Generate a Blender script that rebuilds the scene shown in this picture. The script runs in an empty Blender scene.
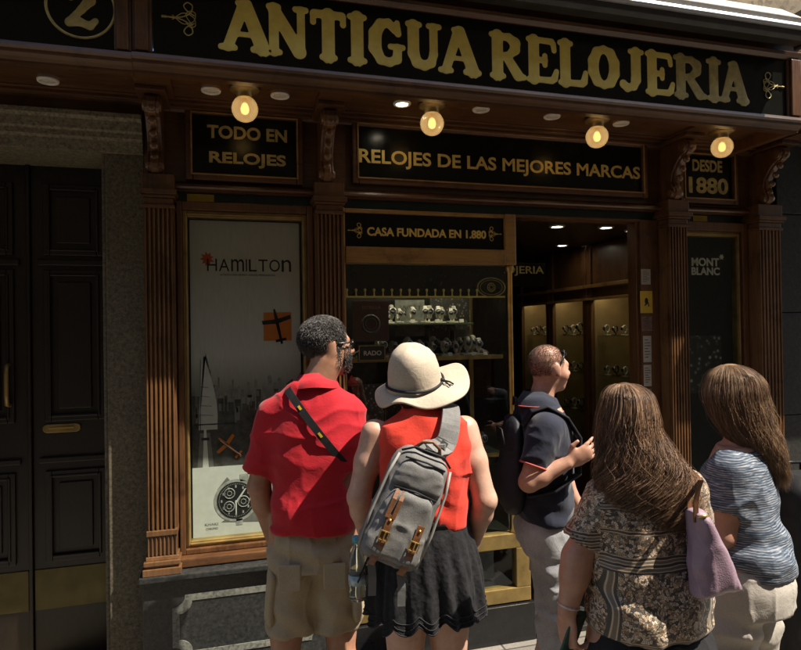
import bpy, bmesh, math, random
import numpy as np
from mathutils import Vector, Matrix
from math import radians as R_, sin, cos, pi
random.seed(7); np.random.seed(7)
scn = bpy.context.scene
COL = scn.collection

# ------------------------------------------------------------------ camera
FPX = 613.0                                   # focal length in pixels of the 801 px wide photograph
CAM = np.array([0.0, -3.03, 1.68])
YAW, PIT, ROL = R_(15.6), R_(.47), R_(.86)
_f = np.array([sin(YAW)*cos(PIT), cos(YAW)*cos(PIT), sin(PIT)])
_r = np.array([cos(YAW), -sin(YAW), 0.0]); _u = np.cross(_r, _f)
CR = _r*cos(ROL)-_u*sin(ROL); CU = _u*cos(ROL)+_r*sin(ROL); CF = _f
cd = bpy.data.cameras.new('camera'); cam = bpy.data.objects.new('camera', cd); COL.objects.link(cam)
cd.sensor_fit = 'HORIZONTAL'; cd.sensor_width = 36; cd.lens = FPX/801*36
cd.clip_start = .05; cd.clip_end = 400
M = Matrix.Identity(4)
for i in range(3):
    M[i][0] = CR[i]; M[i][1] = CU[i]; M[i][2] = -CF[i]; M[i][3] = CAM[i]
cam.matrix_world = M
scn.camera = cam

# ------------------------------------------------------------------ light
SUN_EL, SUN_AZ = R_(56.7), R_(57)               # azimuth measured from the facade normal towards +X
SUN_DIR = Vector((sin(SUN_AZ)*cos(SUN_EL), -cos(SUN_AZ)*cos(SUN_EL), sin(SUN_EL)))
w = bpy.data.worlds.new('World'); scn.world = w; w.use_nodes = True
nt = w.node_tree; nt.nodes.clear()
wo = nt.nodes.new('ShaderNodeOutputWorld'); bg = nt.nodes.new('ShaderNodeBackground'); sk = nt.nodes.new('ShaderNodeTexSky')
sk.sky_type = 'NISHITA'; sk.sun_disc = False; sk.sun_elevation = SUN_EL
sk.sun_rotation = math.atan2(SUN_DIR.x, SUN_DIR.y)
bg.inputs[1].default_value = .12
nt.links.new(sk.outputs[0], bg.inputs[0]); nt.links.new(bg.outputs[0], wo.inputs[0])
sl = bpy.data.lights.new('sun', 'SUN'); sl.energy = 5.0; sl.angle = R_(.5); sl.color = (1, .91, .77)
so = bpy.data.objects.new('sun', sl); COL.objects.link(so); so.location = (4, -6, 12)
so.rotation_euler = SUN_DIR.to_track_quat('Z', 'Y').to_euler()
scn.view_settings.view_transform = 'Standard'; scn.view_settings.look = 'None'
scn.view_settings.exposure = .95; scn.view_settings.gamma = 1
scn.view_settings.use_curve_mapping = False
scn.cycles.max_bounces = 8; scn.cycles.transparent_max_bounces = 16
scn.cycles.sample_clamp_indirect = 6; scn.cycles.caustics_reflective = False; scn.cycles.caustics_refractive = False

def ray(x, y): return CF + CR*(x-400.5)/FPX + CU*(325-y)/FPX
def P(x, y, Y=0.0):                            # photo pixel -> point of the plane Y
    d = ray(x, y); return CAM + d*(Y-CAM[1])/d[1]
def PD(x, y, dep): return CAM + ray(x, y)*dep  # photo pixel -> point at that depth

# ------------------------------------------------------------------ helpers: naming
def tag(o, label=None, cat=None, group=None, kind=None):
    if label: o['label'] = label
    if cat: o['category'] = cat
    if group: o['group'] = group
    if kind: o['kind'] = kind
    return o
def empty(name, loc=(0, 0, 0), rz=0.0, label=None, cat=None, group=None):
    o = bpy.data.objects.new(name, None); COL.objects.link(o)
    o.empty_display_size = .1; o.location = loc; o.rotation_euler = (0, 0, rz)
    return tag(o, label, cat, group)
def link(name, me, mat=None, parent=None, smooth=False, bevel=0, seg=2):
    o = bpy.data.objects.new(name, me); COL.objects.link(o)
    if mat: me.materials.append(mat)
    if parent: o.parent = parent
    if smooth: me.polygons.foreach_set('use_smooth', [True]*len(me.polygons))
    if bevel:
        b = o.modifiers.new('bevel', 'BEVEL'); b.width = bevel; b.segments = seg; b.limit_method = 'ANGLE'; b.angle_limit = R_(40)
        b.harden_normals = False
    return o
def copy_tree(o, parent=None):
    c = o.copy(); COL.objects.link(c)
    if parent: c.parent = parent
    for ch in list(o.children): copy_tree(ch, c)
    return c

class MB:
    """collects shapes of one part, then links them as ONE mesh object"""
    def __init__(s): s.v = []; s.f = []; s.sm = []
    def add(s, vs, fs, smooth=False):
        n = len(s.v); s.v += [tuple(float(c) for c in v) for v in vs]
        s.f += [tuple(i+n for i in f) for f in fs]; s.sm += [smooth]*len(fs); return s
    def box(s, a, b):
        x0, y0, z0 = [min(p, q) for p, q in zip(a, b)]; x1, y1, z1 = [max(p, q) for p, q in zip(a, b)]
        return s.add([(x0, y0, z0), (x1, y0, z0), (x1, y1, z0), (x0, y1, z0), (x0, y0, z1), (x1, y0, z1), (x1, y1, z1), (x0, y1, z1)],
                     [(0, 3, 2, 1), (4, 5, 6, 7), (0, 1, 5, 4), (1, 2, 6, 5), (2, 3, 7, 6), (3, 0, 4, 7)])
    def prism(s, poly, e, n):
        """poly: list of 3-D points (planar), extruded by vector e"""
        k = len(poly); e = np.array(e); vs = [np.array(p, float) for p in poly] + [np.array(p, float)+e for p in poly]
        a = np.array(poly, float); nor = np.zeros(3)
        for i in range(k): nor += np.cross(a[i], a[(i+1) % k])
        fwd = np.dot(nor, e) > 0
        fs = [tuple(range(k))[::-1] if fwd else tuple(range(k)), tuple(range(k, 2*k)) if fwd else tuple(range(k, 2*k))[::-1]]
        for i in range(k):
            j = (i+1) % k
            fs.append((i, j, j+k, i+k) if fwd else (j, i, i+k, j+k))
        return s.add(vs, fs)
    def profx(s, prof, x0, x1): return s.prism([(x0, y, z) for y, z in prof], (x1-x0, 0, 0), 0)   # (Y,Z) profile along X
    def profz(s, prof, z0, z1): return s.prism([(x, y, z0) for x, y in prof], (0, 0, z1-z0), 0)   # (X,Y) profile along Z
    def plate(s, poly, y, t): return s.prism([(x, y, z) for x, z in poly], (0, t, 0), 0)          # (X,Z) outline, thickness along Y
    def frame(s, x0, z0, x1, z1, w, y, t):
        wl = w if isinstance(w, (tuple, list)) else (w,)*4     # left, bottom, right, top
        l, b, r, u = wl
        s.box((x0, y, z0), (x0+l, y+t, z1)); s.box((x1-r, y, z0), (x1, y+t, z1))
        s.box((x0+l, y+.0007, z0), (x1-r, y+t, z0+b)); s.box((x0+l, y+.0007, z1-u), (x1-r, y+t, z1)); return s
    def tube(s, pts, r, n=10, cap=True, flat=None, smooth=True):
        pts = [np.array(p, float) for p in pts]; m = len(pts)
        rs = r if hasattr(r, '__len__') else [r]*m
        up = np.array((0, 0, 1.0)); vs = []; prev = None
        for i in range(m):
            t = pts[min(i+1, m-1)]-pts[max(i-1, 0)]; t = t/(np.linalg.norm(t)+1e-9)
            if prev is None:
                a = np.cross(t, up)
                if np.linalg.norm(a) < .1: a = np.cross(t, np.array((1.0, 0, 0)))
            else: a = prev-t*np.dot(prev, t)
            a = a/(np.linalg.norm(a)+1e-9); b = np.cross(t, a); prev = a
            for k in range(n):
                q = 2*pi*k/n; vs.append(pts[i]+(a*cos(q)+b*sin(q)*(flat or 1))*rs[i])
        fs = [(i*n+k, i*n+(k+1) % n, (i+1)*n+(k+1) % n, (i+1)*n+k) for i in range(m-1) for k in range(n)]
        if cap: fs += [tuple(range(n))[::-1], tuple((m-1)*n+k for k in range(n))]
        return s.add(vs, fs, smooth)
    def lathe(s, prof, c, n=24, axis='z', smooth=True):
        """prof: (radius, height) pairs turned about an axis through c"""
        vs = []; m = len(prof)
        for r, h in prof:
            for k in range(n):
                q = 2*pi*k/n; a, b = r*cos(q), r*sin(q)
                vs.append({'z': (c[0]+a, c[1]+b, c[2]+h), 'y': (c[0]+a, c[1]+h, c[2]-b), 'x': (c[0]+h, c[1]+a, c[2]+b)}[axis])
        fs = [(i*n+k, i*n+(k+1) % n, (i+1)*n+(k+1) % n, (i+1)*n+k) for i in range(m-1) for k in range(n)]
        fs += [tuple(range(n))[::-1], tuple((m-1)*n+k for k in range(n))]
        return s.add(vs, fs, smooth)
    def ring(s, c, r, tr, n=40, m=8, sx=1, sz=1):
        """torus lying in an XZ plane"""
        vs = []; fs = []
        for i in range(n):
            a = 2*pi*i/n
            for j in range(m):
                b = 2*pi*j/m; q = r+tr*cos(b)
                vs.append((c[0]+q*cos(a)*sx, c[1]+tr*sin(b), c[2]+q*sin(a)*sz))
        for i in range(n):
            for j in range(m): fs.append((i*m+j, ((i+1) % n)*m+j, ((i+1) % n)*m+(j+1) % m, i*m+(j+1) % m))
        return s.add(vs, fs, True)
    def ball(s, c, r, n=14, m=9):
        rr = r if hasattr(r, '__len__') else (r, r, r); vs = []
        for i in range(m+1):
            a = pi*i/m
            for k in range(n):
                q = 2*pi*k/n; vs.append((c[0]+rr[0]*sin(a)*cos(q), c[1]+rr[1]*sin(a)*sin(q), c[2]+rr[2]*cos(a)))
        fs = [(i*n+k, (i+1)*n+k, (i+1)*n+(k+1) % n, i*n+(k+1) % n) for i in range(m) for k in range(n)]
        return s.add(vs, fs, True)
    def build(s, name, mat, parent=None, bevel=0, seg=2, xf=None):
        me = bpy.data.meshes.new(name)
        v = s.v if xf is None else [tuple(xf @ Vector(p)) for p in s.v]
        me.from_pydata(v, [], s.f); me.polygons.foreach_set('use_smooth', s.sm)
        bm = bmesh.new(); bm.from_mesh(me); bmesh.ops.recalc_face_normals(bm, faces=bm.faces); bm.to_mesh(me); bm.free()
        me.update()
        return link(name, me, mat, parent, bevel=bevel, seg=seg)
def box_obj(name, a, b, mat, parent=None, bevel=0): return MB().box(a, b).build(name, mat, parent, bevel)

# ------------------------------------------------------------------ helpers: materials
def mat(name):
    m = bpy.data.materials.new(name); m.use_nodes = True
    nt = m.node_tree; b = nt.nodes['Principled BSDF']; return m, nt, b
def N(nt, t, **kw):
    n = nt.nodes.new(t)
    for k, v in kw.items():
        if k.startswith('_'): n.inputs[k[1:].replace('_', ' ')].default_value = v
        else: setattr(n, k, v)
    return n
def ramp(nt, src, stops, interp='LINEAR'):
    r = nt.nodes.new('ShaderNodeValToRGB'); cr = r.color_ramp; cr.interpolation = interp
    while len(cr.elements) < len(stops): cr.elements.new(.5)
    for e, (p, c) in zip(cr.elements, stops): e.position = p; e.color = (*c, 1) if len(c) == 3 else c
    nt.links.new(src, r.inputs[0]); return r.outputs[0]
def coords(nt, scale=(1, 1, 1), rot=(0, 0, 0), loc=(0, 0, 0), kind='Object'):
    t = nt.nodes.new('ShaderNodeTexCoord'); m = nt.nodes.new('ShaderNodeMapping')
    m.inputs['Scale'].default_value = scale; m.inputs['Rotation'].default_value = rot; m.inputs['Location'].default_value = loc
    nt.links.new(t.outputs[kind], m.inputs[0]); return m.outputs[0]
def noise(nt, vec, scale, detail=4, rough=.55, dist=0):
    n = nt.nodes.new('ShaderNodeTexNoise'); n.inputs['Scale'].default_value = scale; n.inputs['Detail'].default_value = detail
    n.inputs['Roughness'].default_value = rough; n.inputs['Distortion'].default_value = dist
    nt.links.new(vec, n.inputs['Vector']); return n.outputs['Fac']
def bump(nt, b, h, strength, dist=.01):
    n = nt.nodes.new('ShaderNodeBump'); n.inputs['Strength'].default_value = strength; n.inputs['Distance'].default_value = dist
    nt.links.new(h, n.inputs['Height']); nt.links.new(n.outputs[0], b.inputs['Normal']); return n
def mix(nt, fac, a, b, mode='MIX'):
    m = nt.nodes.new('ShaderNodeMix'); m.data_type = 'RGBA'; m.blend_type = mode
    for sock, v in ((m.inputs[0], fac), (m.inputs[6], a), (m.inputs[7], b)):
        if hasattr(v, 'is_linked') or hasattr(v, 'links'): nt.links.new(v, sock)
        elif isinstance(v, (int, float)): sock.default_value = v
        else: sock.default_value = (*v, 1) if len(v) == 3 else v
    return m.outputs[2]
def mth(nt, op, a, b=0.0, c=0.0):
    m = nt.nodes.new('ShaderNodeMath'); m.operation = op
    for i, v in enumerate((a, b, c)):
        if hasattr(v, 'links'): nt.links.new(v, m.inputs[i])
        else: m.inputs[i].default_value = v
    return m.outputs[0]
def plain(name, col, rough=.5, metal=0, var=.15, scale=30, coat=0, bmp=0, spec=None):
    m, nt, b = mat(name); v = coords(nt); n = noise(nt, v, scale, 5)
    lo = tuple(c*(1-var) for c in col); hi = tuple(min(1, c*(1+var)) for c in col)
    nt.links.new(ramp(nt, n, [(.3, lo), (.7, hi)]), b.inputs['Base Color'])
    rr = mth(nt, 'MULTIPLY_ADD', noise(nt, v, scale*2.3, 3), .25, rough-.12)
    nt.links.new(rr, b.inputs['Roughness']); b.inputs['Metallic'].default_value = metal
    b.inputs['Coat Weight'].default_value = coat
    if spec is not None: b.inputs['Specular IOR Level'].default_value = spec
    if bmp: bump(nt, b, noise(nt, v, scale*4, 4), bmp, .003)
    return m
def wood(name, dark, light, axis='x', rough=.36, coat=.25):
    m, nt, b = mat(name)
    sc = {'x': (1.2, 14, 14), 'z': (14, 14, 1.2), 'y': (14, 1.2, 14)}[axis]
    v = coords(nt, sc); g = noise(nt, v, 3, 8, .62, .8); f = noise(nt, v, 14, 4, .6)
    big = noise(nt, coords(nt), 1.7, 3)
    s = mth(nt, 'ADD', mth(nt, 'MULTIPLY', g, .6), mth(nt, 'ADD', mth(nt, 'MULTIPLY', f, .25), mth(nt, 'MULTIPLY', big, .3)))
    wc = ramp(nt, s, [(.38, dark), (.55, tuple((a+c)/2 for a, c in zip(dark, light))), (.75, light)]); wr_ = noise(nt, coords(nt, (1, 1, 1), (0, 0, 0), (3.1, 1.7, .4)), 5.5, 6, .7, .6)
    nt.links.new(mix(nt, 1.0, wc, ramp(nt, wr_, [(.30, (.42, .40, .38)), (.48, (.95, .95, .95)), (.62, (1, 1, 1)), (.74, (1.3, 1.25, 1.2))]), 'MULTIPLY'), b.inputs['Base Color'])
    nt.links.new(mth(nt, 'MULTIPLY_ADD', f, .3, rough-.15), b.inputs['Roughness'])
    b.inputs['Coat Weight'].default_value = coat; b.inputs['Coat Roughness'].default_value = .25
    bump(nt, b, s, .25, .002); return m
def stone(name, a, c, scale=60, rough=.6, bmp=.3):
    m, nt, b = mat(name); v = coords(nt)
    n1 = noise(nt, v, scale, 6, .7); n2 = noise(nt, v, 2.2, 4)
    vo = N(nt, 'ShaderNodeTexVoronoi'); vo.inputs['Scale'].default_value = scale*2.2; nt.links.new(v, vo.inputs['Vector'])
    base = ramp(nt, n1, [(.32, a), (.5, tuple((p+q)/2 for p, q in zip(a, c))), (.68, c)])
    g = ramp(nt, vo.outputs['Color'], [(.15, (.45,)*3), (.5, (1, 1, 1)), (.85, (1.25, 1.2, 1.15))])
    col = mix(nt, .7, base, g, 'MULTIPLY')
    col = mix(nt, .5, col, ramp(nt, n2, [(.3, (.62, .6, .56)), (.7, (1.1, 1.08, 1.05))]), 'MULTIPLY')
    nt.links.new(col, b.inputs['Base Color']); b.inputs['Roughness'].default_value = rough
    bump(nt, b, n1, bmp, .003); return m
def emit(name, col, strength):
    m, nt, b = mat(name); b.inputs['Base Color'].default_value = (*col, 1)
    b.inputs['Emission Color'].default_value = (*col, 1); b.inputs['Emission Strength'].default_value = strength; return m
def glass(name, tint=(.9, .93, .9), refl=1.0, haze=0.0):
    """thin window pane: lets light straight through, mirrors by Fresnel, a little dust"""
    m = bpy.data.materials.new(name); m.use_nodes = True; nt = m.node_tree; nt.nodes.clear()
    o = N(nt, 'ShaderNodeOutputMaterial'); t = N(nt, 'ShaderNodeBsdfTransparent'); g = N(nt, 'ShaderNodeBsdfGlossy')
    t.inputs[0].default_value = (*tint, 1); g.inputs['Roughness'].default_value = .012
    fr = N(nt, 'ShaderNodeFresnel'); fr.inputs['IOR'].default_value = 1.55
    mx = N(nt, 'ShaderNodeMixShader'); ge = N(nt, 'ShaderNodeNewGeometry'); nt.links.new(mth(nt, 'MULTIPLY', mth(nt, 'MULTIPLY', fr.outputs[0], refl), mth(nt, 'SUBTRACT', 1.0, ge.outputs['Backfacing'])), mx.inputs[0])
    nt.links.new(t.outputs[0], mx.inputs[1]); nt.links.new(g.outputs[0], mx.inputs[2]); out = mx.outputs[0]
    if haze:
        d = N(nt, 'ShaderNodeBsdfDiffuse'); d.inputs[0].default_value = (.5, .48, .44, 1); m2 = N(nt, 'ShaderNodeMixShader')
        nn = noise(nt, coords(nt, (3, 3, 1)), 4, 5); nt.links.new(mth(nt, 'MULTIPLY', nn, haze), m2.inputs[0])
        nt.links.new(out, m2.inputs[1]); nt.links.new(d.outputs[0], m2.inputs[2]); out = m2.outputs[0]
    nt.links.new(out, o.inputs[0]); return m

WOOD = wood('varnished_wood_along_x', (.042, .0175, .0072), (.16, .072, .028), 'x')
WOODV = wood('varnished_wood_upright', (.046, .019, .0075), (.17, .076, .03), 'z')
PILW = wood('pilaster_wood', (.068, .03, .012), (.22, .11, .045), 'z', .34)
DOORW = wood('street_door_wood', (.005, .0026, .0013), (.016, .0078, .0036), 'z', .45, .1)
INTW = wood('interior_wood', (.06, .027, .011), (.20, .095, .038), 'z', .4)
GOLDW = wood('gilded_trim_wood', (.24, .12, .035), (.46, .27, .085), 'x', .35)
BRASS = plain('aged_brass', (.52, .34, .10), .34, .75, .28, 14)
BRASSD = plain('dull_brass', (.34, .235, .085), .42, .6, .3, 12)
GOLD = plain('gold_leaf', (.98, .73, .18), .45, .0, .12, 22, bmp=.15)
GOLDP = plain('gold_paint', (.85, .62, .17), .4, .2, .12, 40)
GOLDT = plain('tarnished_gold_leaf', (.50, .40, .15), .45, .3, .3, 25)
BLKGL = plain('black_glass_panel', (.008, .0085, .007), .2, 0, .2, 6, spec=.22)
BLACK = plain('black_enamel', (.012, .012, .013), .3, 0, .2, 20)
GRAN = stone('grey_granite', (.07, .058, .036), (.17, .145, .095), 55, .65)
GRANL = stone('pale_granite', (.14, .122, .08), (.29, .255, .175), 50, .65)
GRAND = stone('dark_granite', (.017, .0185, .019), (.045, .047, .046), 45, .4, .15)
GRANR = stone('rough_dark_granite', (.007, .0065, .0055), (.028, .025, .02), 38, .7, .5)
INLAY = stone('inlay_stone', (.14, .148, .13), (.25, .26, .225), 40, .55, .15)
WALLM = stone('street_wall_render', (.22, .17, .115), (.33, .27, .185), 14, .85, .3)
PANE = glass('window_pane', refl=.6, haze=.004)
PANED = glass('display_pane', refl=1.0, haze=.004)
SHUT = plain('painted_shutter_metal', (.02, .035, .035), .35, .3, .2, 18)
YEL = plain('yellow_label', (.60, .40, .03), .4, 0, .15, 30)

# ------------------------------------------------------------------ helpers: implicit surfaces (smoothly blended bodies, cloth, glyphs)
def vnoise(p, seed=0):
    """value noise in -1..1 at points p (n,3)"""
    p = np.asarray(p, np.float64); i = np.floor(p).astype(np.int64); f = p-i; f = f*f*(3-2*f)
    def h(dx, dy, dz):
        n = ((i[:, 0]+dx)*73856093) ^ ((i[:, 1]+dy)*19349663) ^ ((i[:, 2]+dz)*83492791) ^ (seed*2654435761)
        n = (n ^ (n >> 13))*1274126177 & 0x7fffffff; n = (n ^ (n >> 16)) & 0xffff
        return n/32767.5-1
    out = 0
    for dx in (0, 1):
        wx = f[:, 0] if dx else 1-f[:, 0]
        for dy in (0, 1):
            wy = f[:, 1] if dy else 1-f[:, 1]
            for dz in (0, 1):
                wz = f[:, 2] if dz else 1-f[:, 2]; out = out+wx*wy*wz*h(dx, dy, dz)
    return out
class Pr:
    def __init__(s, fn, lo, hi, k=.02, op='u'): s.fn = fn; s.lo = np.array(lo, float); s.hi = np.array(hi, float); s.k = k; s.op = op
def rc(a, b, ra, rb, k=.02, op='u', sq=None):
    """tapered capsule; sq=(axis vector, factor) flattens it along that axis"""
    a = np.array(a, float); b = np.array(b, float); ab = b-a; L = max(np.dot(ab, ab), 1e-9); m = max(ra, rb)
    if sq is not None: ax = np.array(sq[0], float); ax = ax/np.linalg.norm(ax); fc = 1/sq[1]-1
    def fn(X, Y, Z):
        px, py, pz = X-a[0], Y-a[1], Z-a[2]
        t = np.clip((px*ab[0]+py*ab[1]+pz*ab[2])/L, 0, 1)
        qx, qy, qz = px-t*ab[0], py-t*ab[1], pz-t*ab[2]
        if sq is not None:
            dd = (qx*ax[0]+qy*ax[1]+qz*ax[2])*fc; qx = qx+dd*ax[0]; qy = qy+dd*ax[1]; qz = qz+dd*ax[2]
        return np.sqrt(qx*qx+qy*qy+qz*qz)-(ra+(rb-ra)*t)
    return Pr(fn, np.minimum(a, b)-m, np.maximum(a, b)+m, k, op)
def fc(a, b, ra, rb, k=.02, op='u', sq=None):
    """tapered capsule cut off square at b"""
    b = np.array(b, float); d = b-np.array(a, float); d /= np.linalg.norm(d); q = rc(a, b+d*rb, ra, rb, k, op, sq); g = q.fn
    q.fn = lambda X, Y, Z: np.maximum(g(X, Y, Z), (X-b[0])*d[0]+(Y-b[1])*d[1]+(Z-b[2])*d[2]); return q
def el(c, r, rot=None, k=.02, op='u'):
    c = np.array(c, float); r = np.array(r, float) if hasattr(r, '__len__') else np.array((r,)*3, float)
    A = np.eye(3) if rot is None else np.array(rot, float); m = r.max()
    def fn(X, Y, Z):
        x, y, z = X-c[0], Y-c[1], Z-c[2]
        u, v, w_ = [A[0, i]*x+A[1, i]*y+A[2, i]*z for i in range(3)]
        k0 = np.sqrt((u/r[0])**2+(v/r[1])**2+(w_/r[2])**2); k1 = np.sqrt((u/r[0]**2)**2+(v/r[1]**2)**2+(w_/r[2]**2)**2)+1e-6
        return k0*(k0-1)/k1
    return Pr(fn, c-m, c+m, k, op)
def cub(zs, vs, zq):
    """monotone-ish cubic interpolation"""
    zs = np.array(zs, float); vs = np.array(vs, float); d = np.diff(vs)/np.diff(zs)
    m = np.concatenate([[d[0]], (d[:-1]+d[1:])/2, [d[-1]]]); m[1:-1][d[:-1]*d[1:] <= 0] = 0
    i = np.clip(np.searchsorted(zs, zq)-1, 0, len(zs)-2); h = zs[i+1]-zs[i]; t = np.clip((zq-zs[i])/h, 0, 1)
    return (2*t**3-3*t**2+1)*vs[i]+(t**3-2*t**2+t)*h*m[i]+(-2*t**3+3*t**2)*vs[i+1]+(t**3-t**2)*h*m[i+1]
def loft(rings, k=.03, ex=2.3, op='u', grow=0.0, wob=None):
    """rings: (z, cx, cy, half width, half depth), z rising"""
    rg = np.array(sorted(rings), float); z0, z1 = rg[0, 0], rg[-1, 0]
    zt = np.linspace(z0, z1, 160); T = [cub(rg[:, 0], rg[:, i], zt) for i in (1, 2, 3, 4)]
    mw, md = rg[:, 3].max()+grow, rg[:, 4].max()+grow
    def fn(X, Y, Z):
        cx, cy, w_, d_ = [np.interp(Z, zt, t) for t in T]; w_ = w_+grow; d_ = d_+grow
        if wob is not None:
            s_ = wob(np.arctan2(Y-cy, X-cx), Z); w_ = w_*s_; d_ = d_*s_
        rho = (np.abs((X-cx)/w_)**ex+np.abs((Y-cy)/d_)**ex)**(1/ex)
        return np.maximum((rho-1)*np.minimum(w_, d_), np.maximum(z0-Z, Z-z1))
    return Pr(fn, (rg[:, 1].min()-mw, rg[:, 2].min()-md, z0), (rg[:, 1].max()+mw, rg[:, 2].max()+md, z1), k, op)
def half(p, n, op='s', k=.004, ext=None):
    """half space on the side of n (op 's' removes it)"""
    p = np.array(p, float); n = np.array(n, float); n = n/np.linalg.norm(n)
    def fn(X, Y, Z): return -((X-p[0])*n[0]+(Y-p[1])*n[1]+(Z-p[2])*n[2])
    e = ext or ((-9,)*3, (9,)*3); return Pr(fn, e[0], e[1], k, op)
def turned(prims, ang, pivot, axis='z'):
    """the same shapes turned about an axis through pivot"""
    Rm = np.array(Matrix.Rotation(ang, 3, axis.upper()) if isinstance(axis, str) else Matrix.Rotation(ang, 3, Vector(axis))); pv = np.array(pivot, float); out = []
    for q in prims:
        def fn(X, Y, Z, q=q):
            x, y, z = X-pv[0], Y-pv[1], Z-pv[2]
            return q.fn(*[Rm[0, i]*x+Rm[1, i]*y+Rm[2, i]*z+pv[i] for i in range(3)])
        cs = np.array([[(q.lo, q.hi)[a][0], (q.lo, q.hi)[b][1], (q.lo, q.hi)[c][2]] for a in (0, 1) for b in (0, 1) for c in (0, 1)])
        cs = (cs-pv) @ Rm.T+pv; out.append(Pr(fn, cs.min(0), cs.max(0), q.k, q.op))
    return out
def surf(prims, h, smooth=1, disp=None, lo=None, hi=None):
    """surface nets over the blended shapes -> verts, quads"""
    us = [q for q in prims if q.op == 'u']
    lo = np.min([q.lo for q in us], 0)-3*h if lo is None else np.array(lo, float)
    hi = np.max([q.hi for q in us], 0)+3*h if hi is None else np.array(hi, float)
    n = np.ceil((hi-lo)/h).astype(int)+1
    ax = [(lo[i]+h*np.arange(n[i])).astype(np.float32) for i in range(3)]
    D = np.full(n, 1.0, np.float32)
    for q in prims:
        e = q.k+4*h
        i0 = np.clip(np.floor((q.lo-e-lo)/h).astype(int), 0, n-1); i1 = np.clip(np.ceil((q.hi+e-lo)/h).astype(int)+1, 1, n)
        if (i1 <= i0).any(): continue
        sl_ = tuple(slice(a, b) for a, b in zip(i0, i1))
        X, Y, Z = np.meshgrid(*[ax[i][sl_[i]] for i in range(3)], indexing='ij', sparse=True)
        d = q.fn(X, Y, Z).astype(np.float32); c = D[sl_]
        if q.op == 'u':
            hh = np.clip(.5+.5*(c-d)/q.k, 0, 1); D[sl_] = c*(1-hh)+d*hh-q.k*hh*(1-hh)
        elif q.op == 's': D[sl_] = np.maximum(c, -d)
    s = D < 0; m = s.astype(np.int8)
    cnt = sum(m[a:n[0]-1+a, b:n[1]-1+b, c:n[2]-1+c] for a in (0, 1) for b in (0, 1) for c in (0, 1))
    ce = np.argwhere((cnt > 0) & (cnt < 8)); idx = np.full(n-1, -1, np.int64); idx[tuple(ce.T)] = np.arange(len(ce))
    V = np.zeros((len(ce), 3)); W = np.zeros(len(ce))
    cor = [(a, b, c) for a in (0, 1) for b in (0, 1) for c in (0, 1)]
    for p in cor:
        for a in range(3):
            if p[a] == 1: continue
            q = list(p); q[a] = 1
            d0 = D[tuple((ce+p).T)]; d1 = D[tuple((ce+q).T)]; c = (d0 < 0) != (d1 < 0)
            t = d0/(d0-d1+1e-12); pt = ce+np.array(p, float); pt[:, a] += t
            V[c] += pt[c]; W += c
    V = V/W[:, None]*h+lo; Q = []
    for a in range(3):
        b, c = (a+1) % 3, (a+2) % 3
        l = [slice(None)]*3; r_ = [slice(None)]*3; l[a] = slice(0, n[a]-1); r_[a] = slice(1, n[a])
        s0, s1 = s[tuple(l)], s[tuple(r_)]
        for flip, e in ((False, np.argwhere(s0 & ~s1)), (True, np.argwhere(~s0 & s1))):
            if not len(e): continue
            e = e[(e[:, b] > 0) & (e[:, c] > 0) & (e[:, b] < n[b]-1) & (e[:, c] < n[c]-1)]
            ds = [(0, 0), (1, 0), (1, 1), (0, 1)]; cols = []
            for db, dc in ds:
                t = e.copy(); t[:, b] -= 1-db; t[:, c] -= 1-dc; cols.append(idx[tuple(t.T)])
            qd = np.stack(cols, 1); Q.append(qd[:, ::-1] if flip else qd)
    Q = np.concatenate(Q)
    for _ in range(smooth):
        acc = np.zeros_like(V); c = np.zeros(len(V))
        for i in range(4):
            np.add.at(acc, Q[:, i], V[Q[:, (i+1) % 4]]); np.add.at(acc, Q[:, (i+1) % 4], V[Q[:, i]])
            np.add.at(c, Q[:, i], 1); np.add.at(c, Q[:, (i+1) % 4], 1)
        V = V*.45+.55*acc/np.maximum(c, 1)[:, None]
    if disp is not None: V = V+normals(V, Q)*disp(V)[:, None]
    return V, Q
def normals(V, Q):
    nf = np.cross(V[Q[:, 2]]-V[Q[:, 0]], V[Q[:, 3]]-V[Q[:, 1]]); nv = np.zeros_like(V)
    for i in range(4): np.add.at(nv, Q[:, i], nf)
    return nv/(np.linalg.norm(nv, axis=1)[:, None]+1e-12)
def qmesh(name, V, Q, mt, parent=None, smooth=True):
    me = bpy.data.meshes.new(name); k = Q.shape[1]
    me.vertices.add(len(V)); me.vertices.foreach_set('co', np.asarray(V, np.float32).ravel())
    me.loops.add(Q.size); me.loops.foreach_set('vertex_index', Q.ravel().astype(np.int32))
    me.polygons.add(len(Q)); me.polygons.foreach_set('loop_start', (np.arange(len(Q))*k).astype(np.int32))
    me.update(calc_edges=True); me.validate()
    me.polygons.foreach_set('use_smooth', [smooth]*len(me.polygons))
    return link(name, me, mt, parent)
def solid(name, prims, h, mt, parent=None, smooth=1, disp=None, lo=None, hi=None):
    V, Q = surf(prims, h, smooth, disp, lo, hi); return qmesh(name, V, Q, mt, parent)

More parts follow.
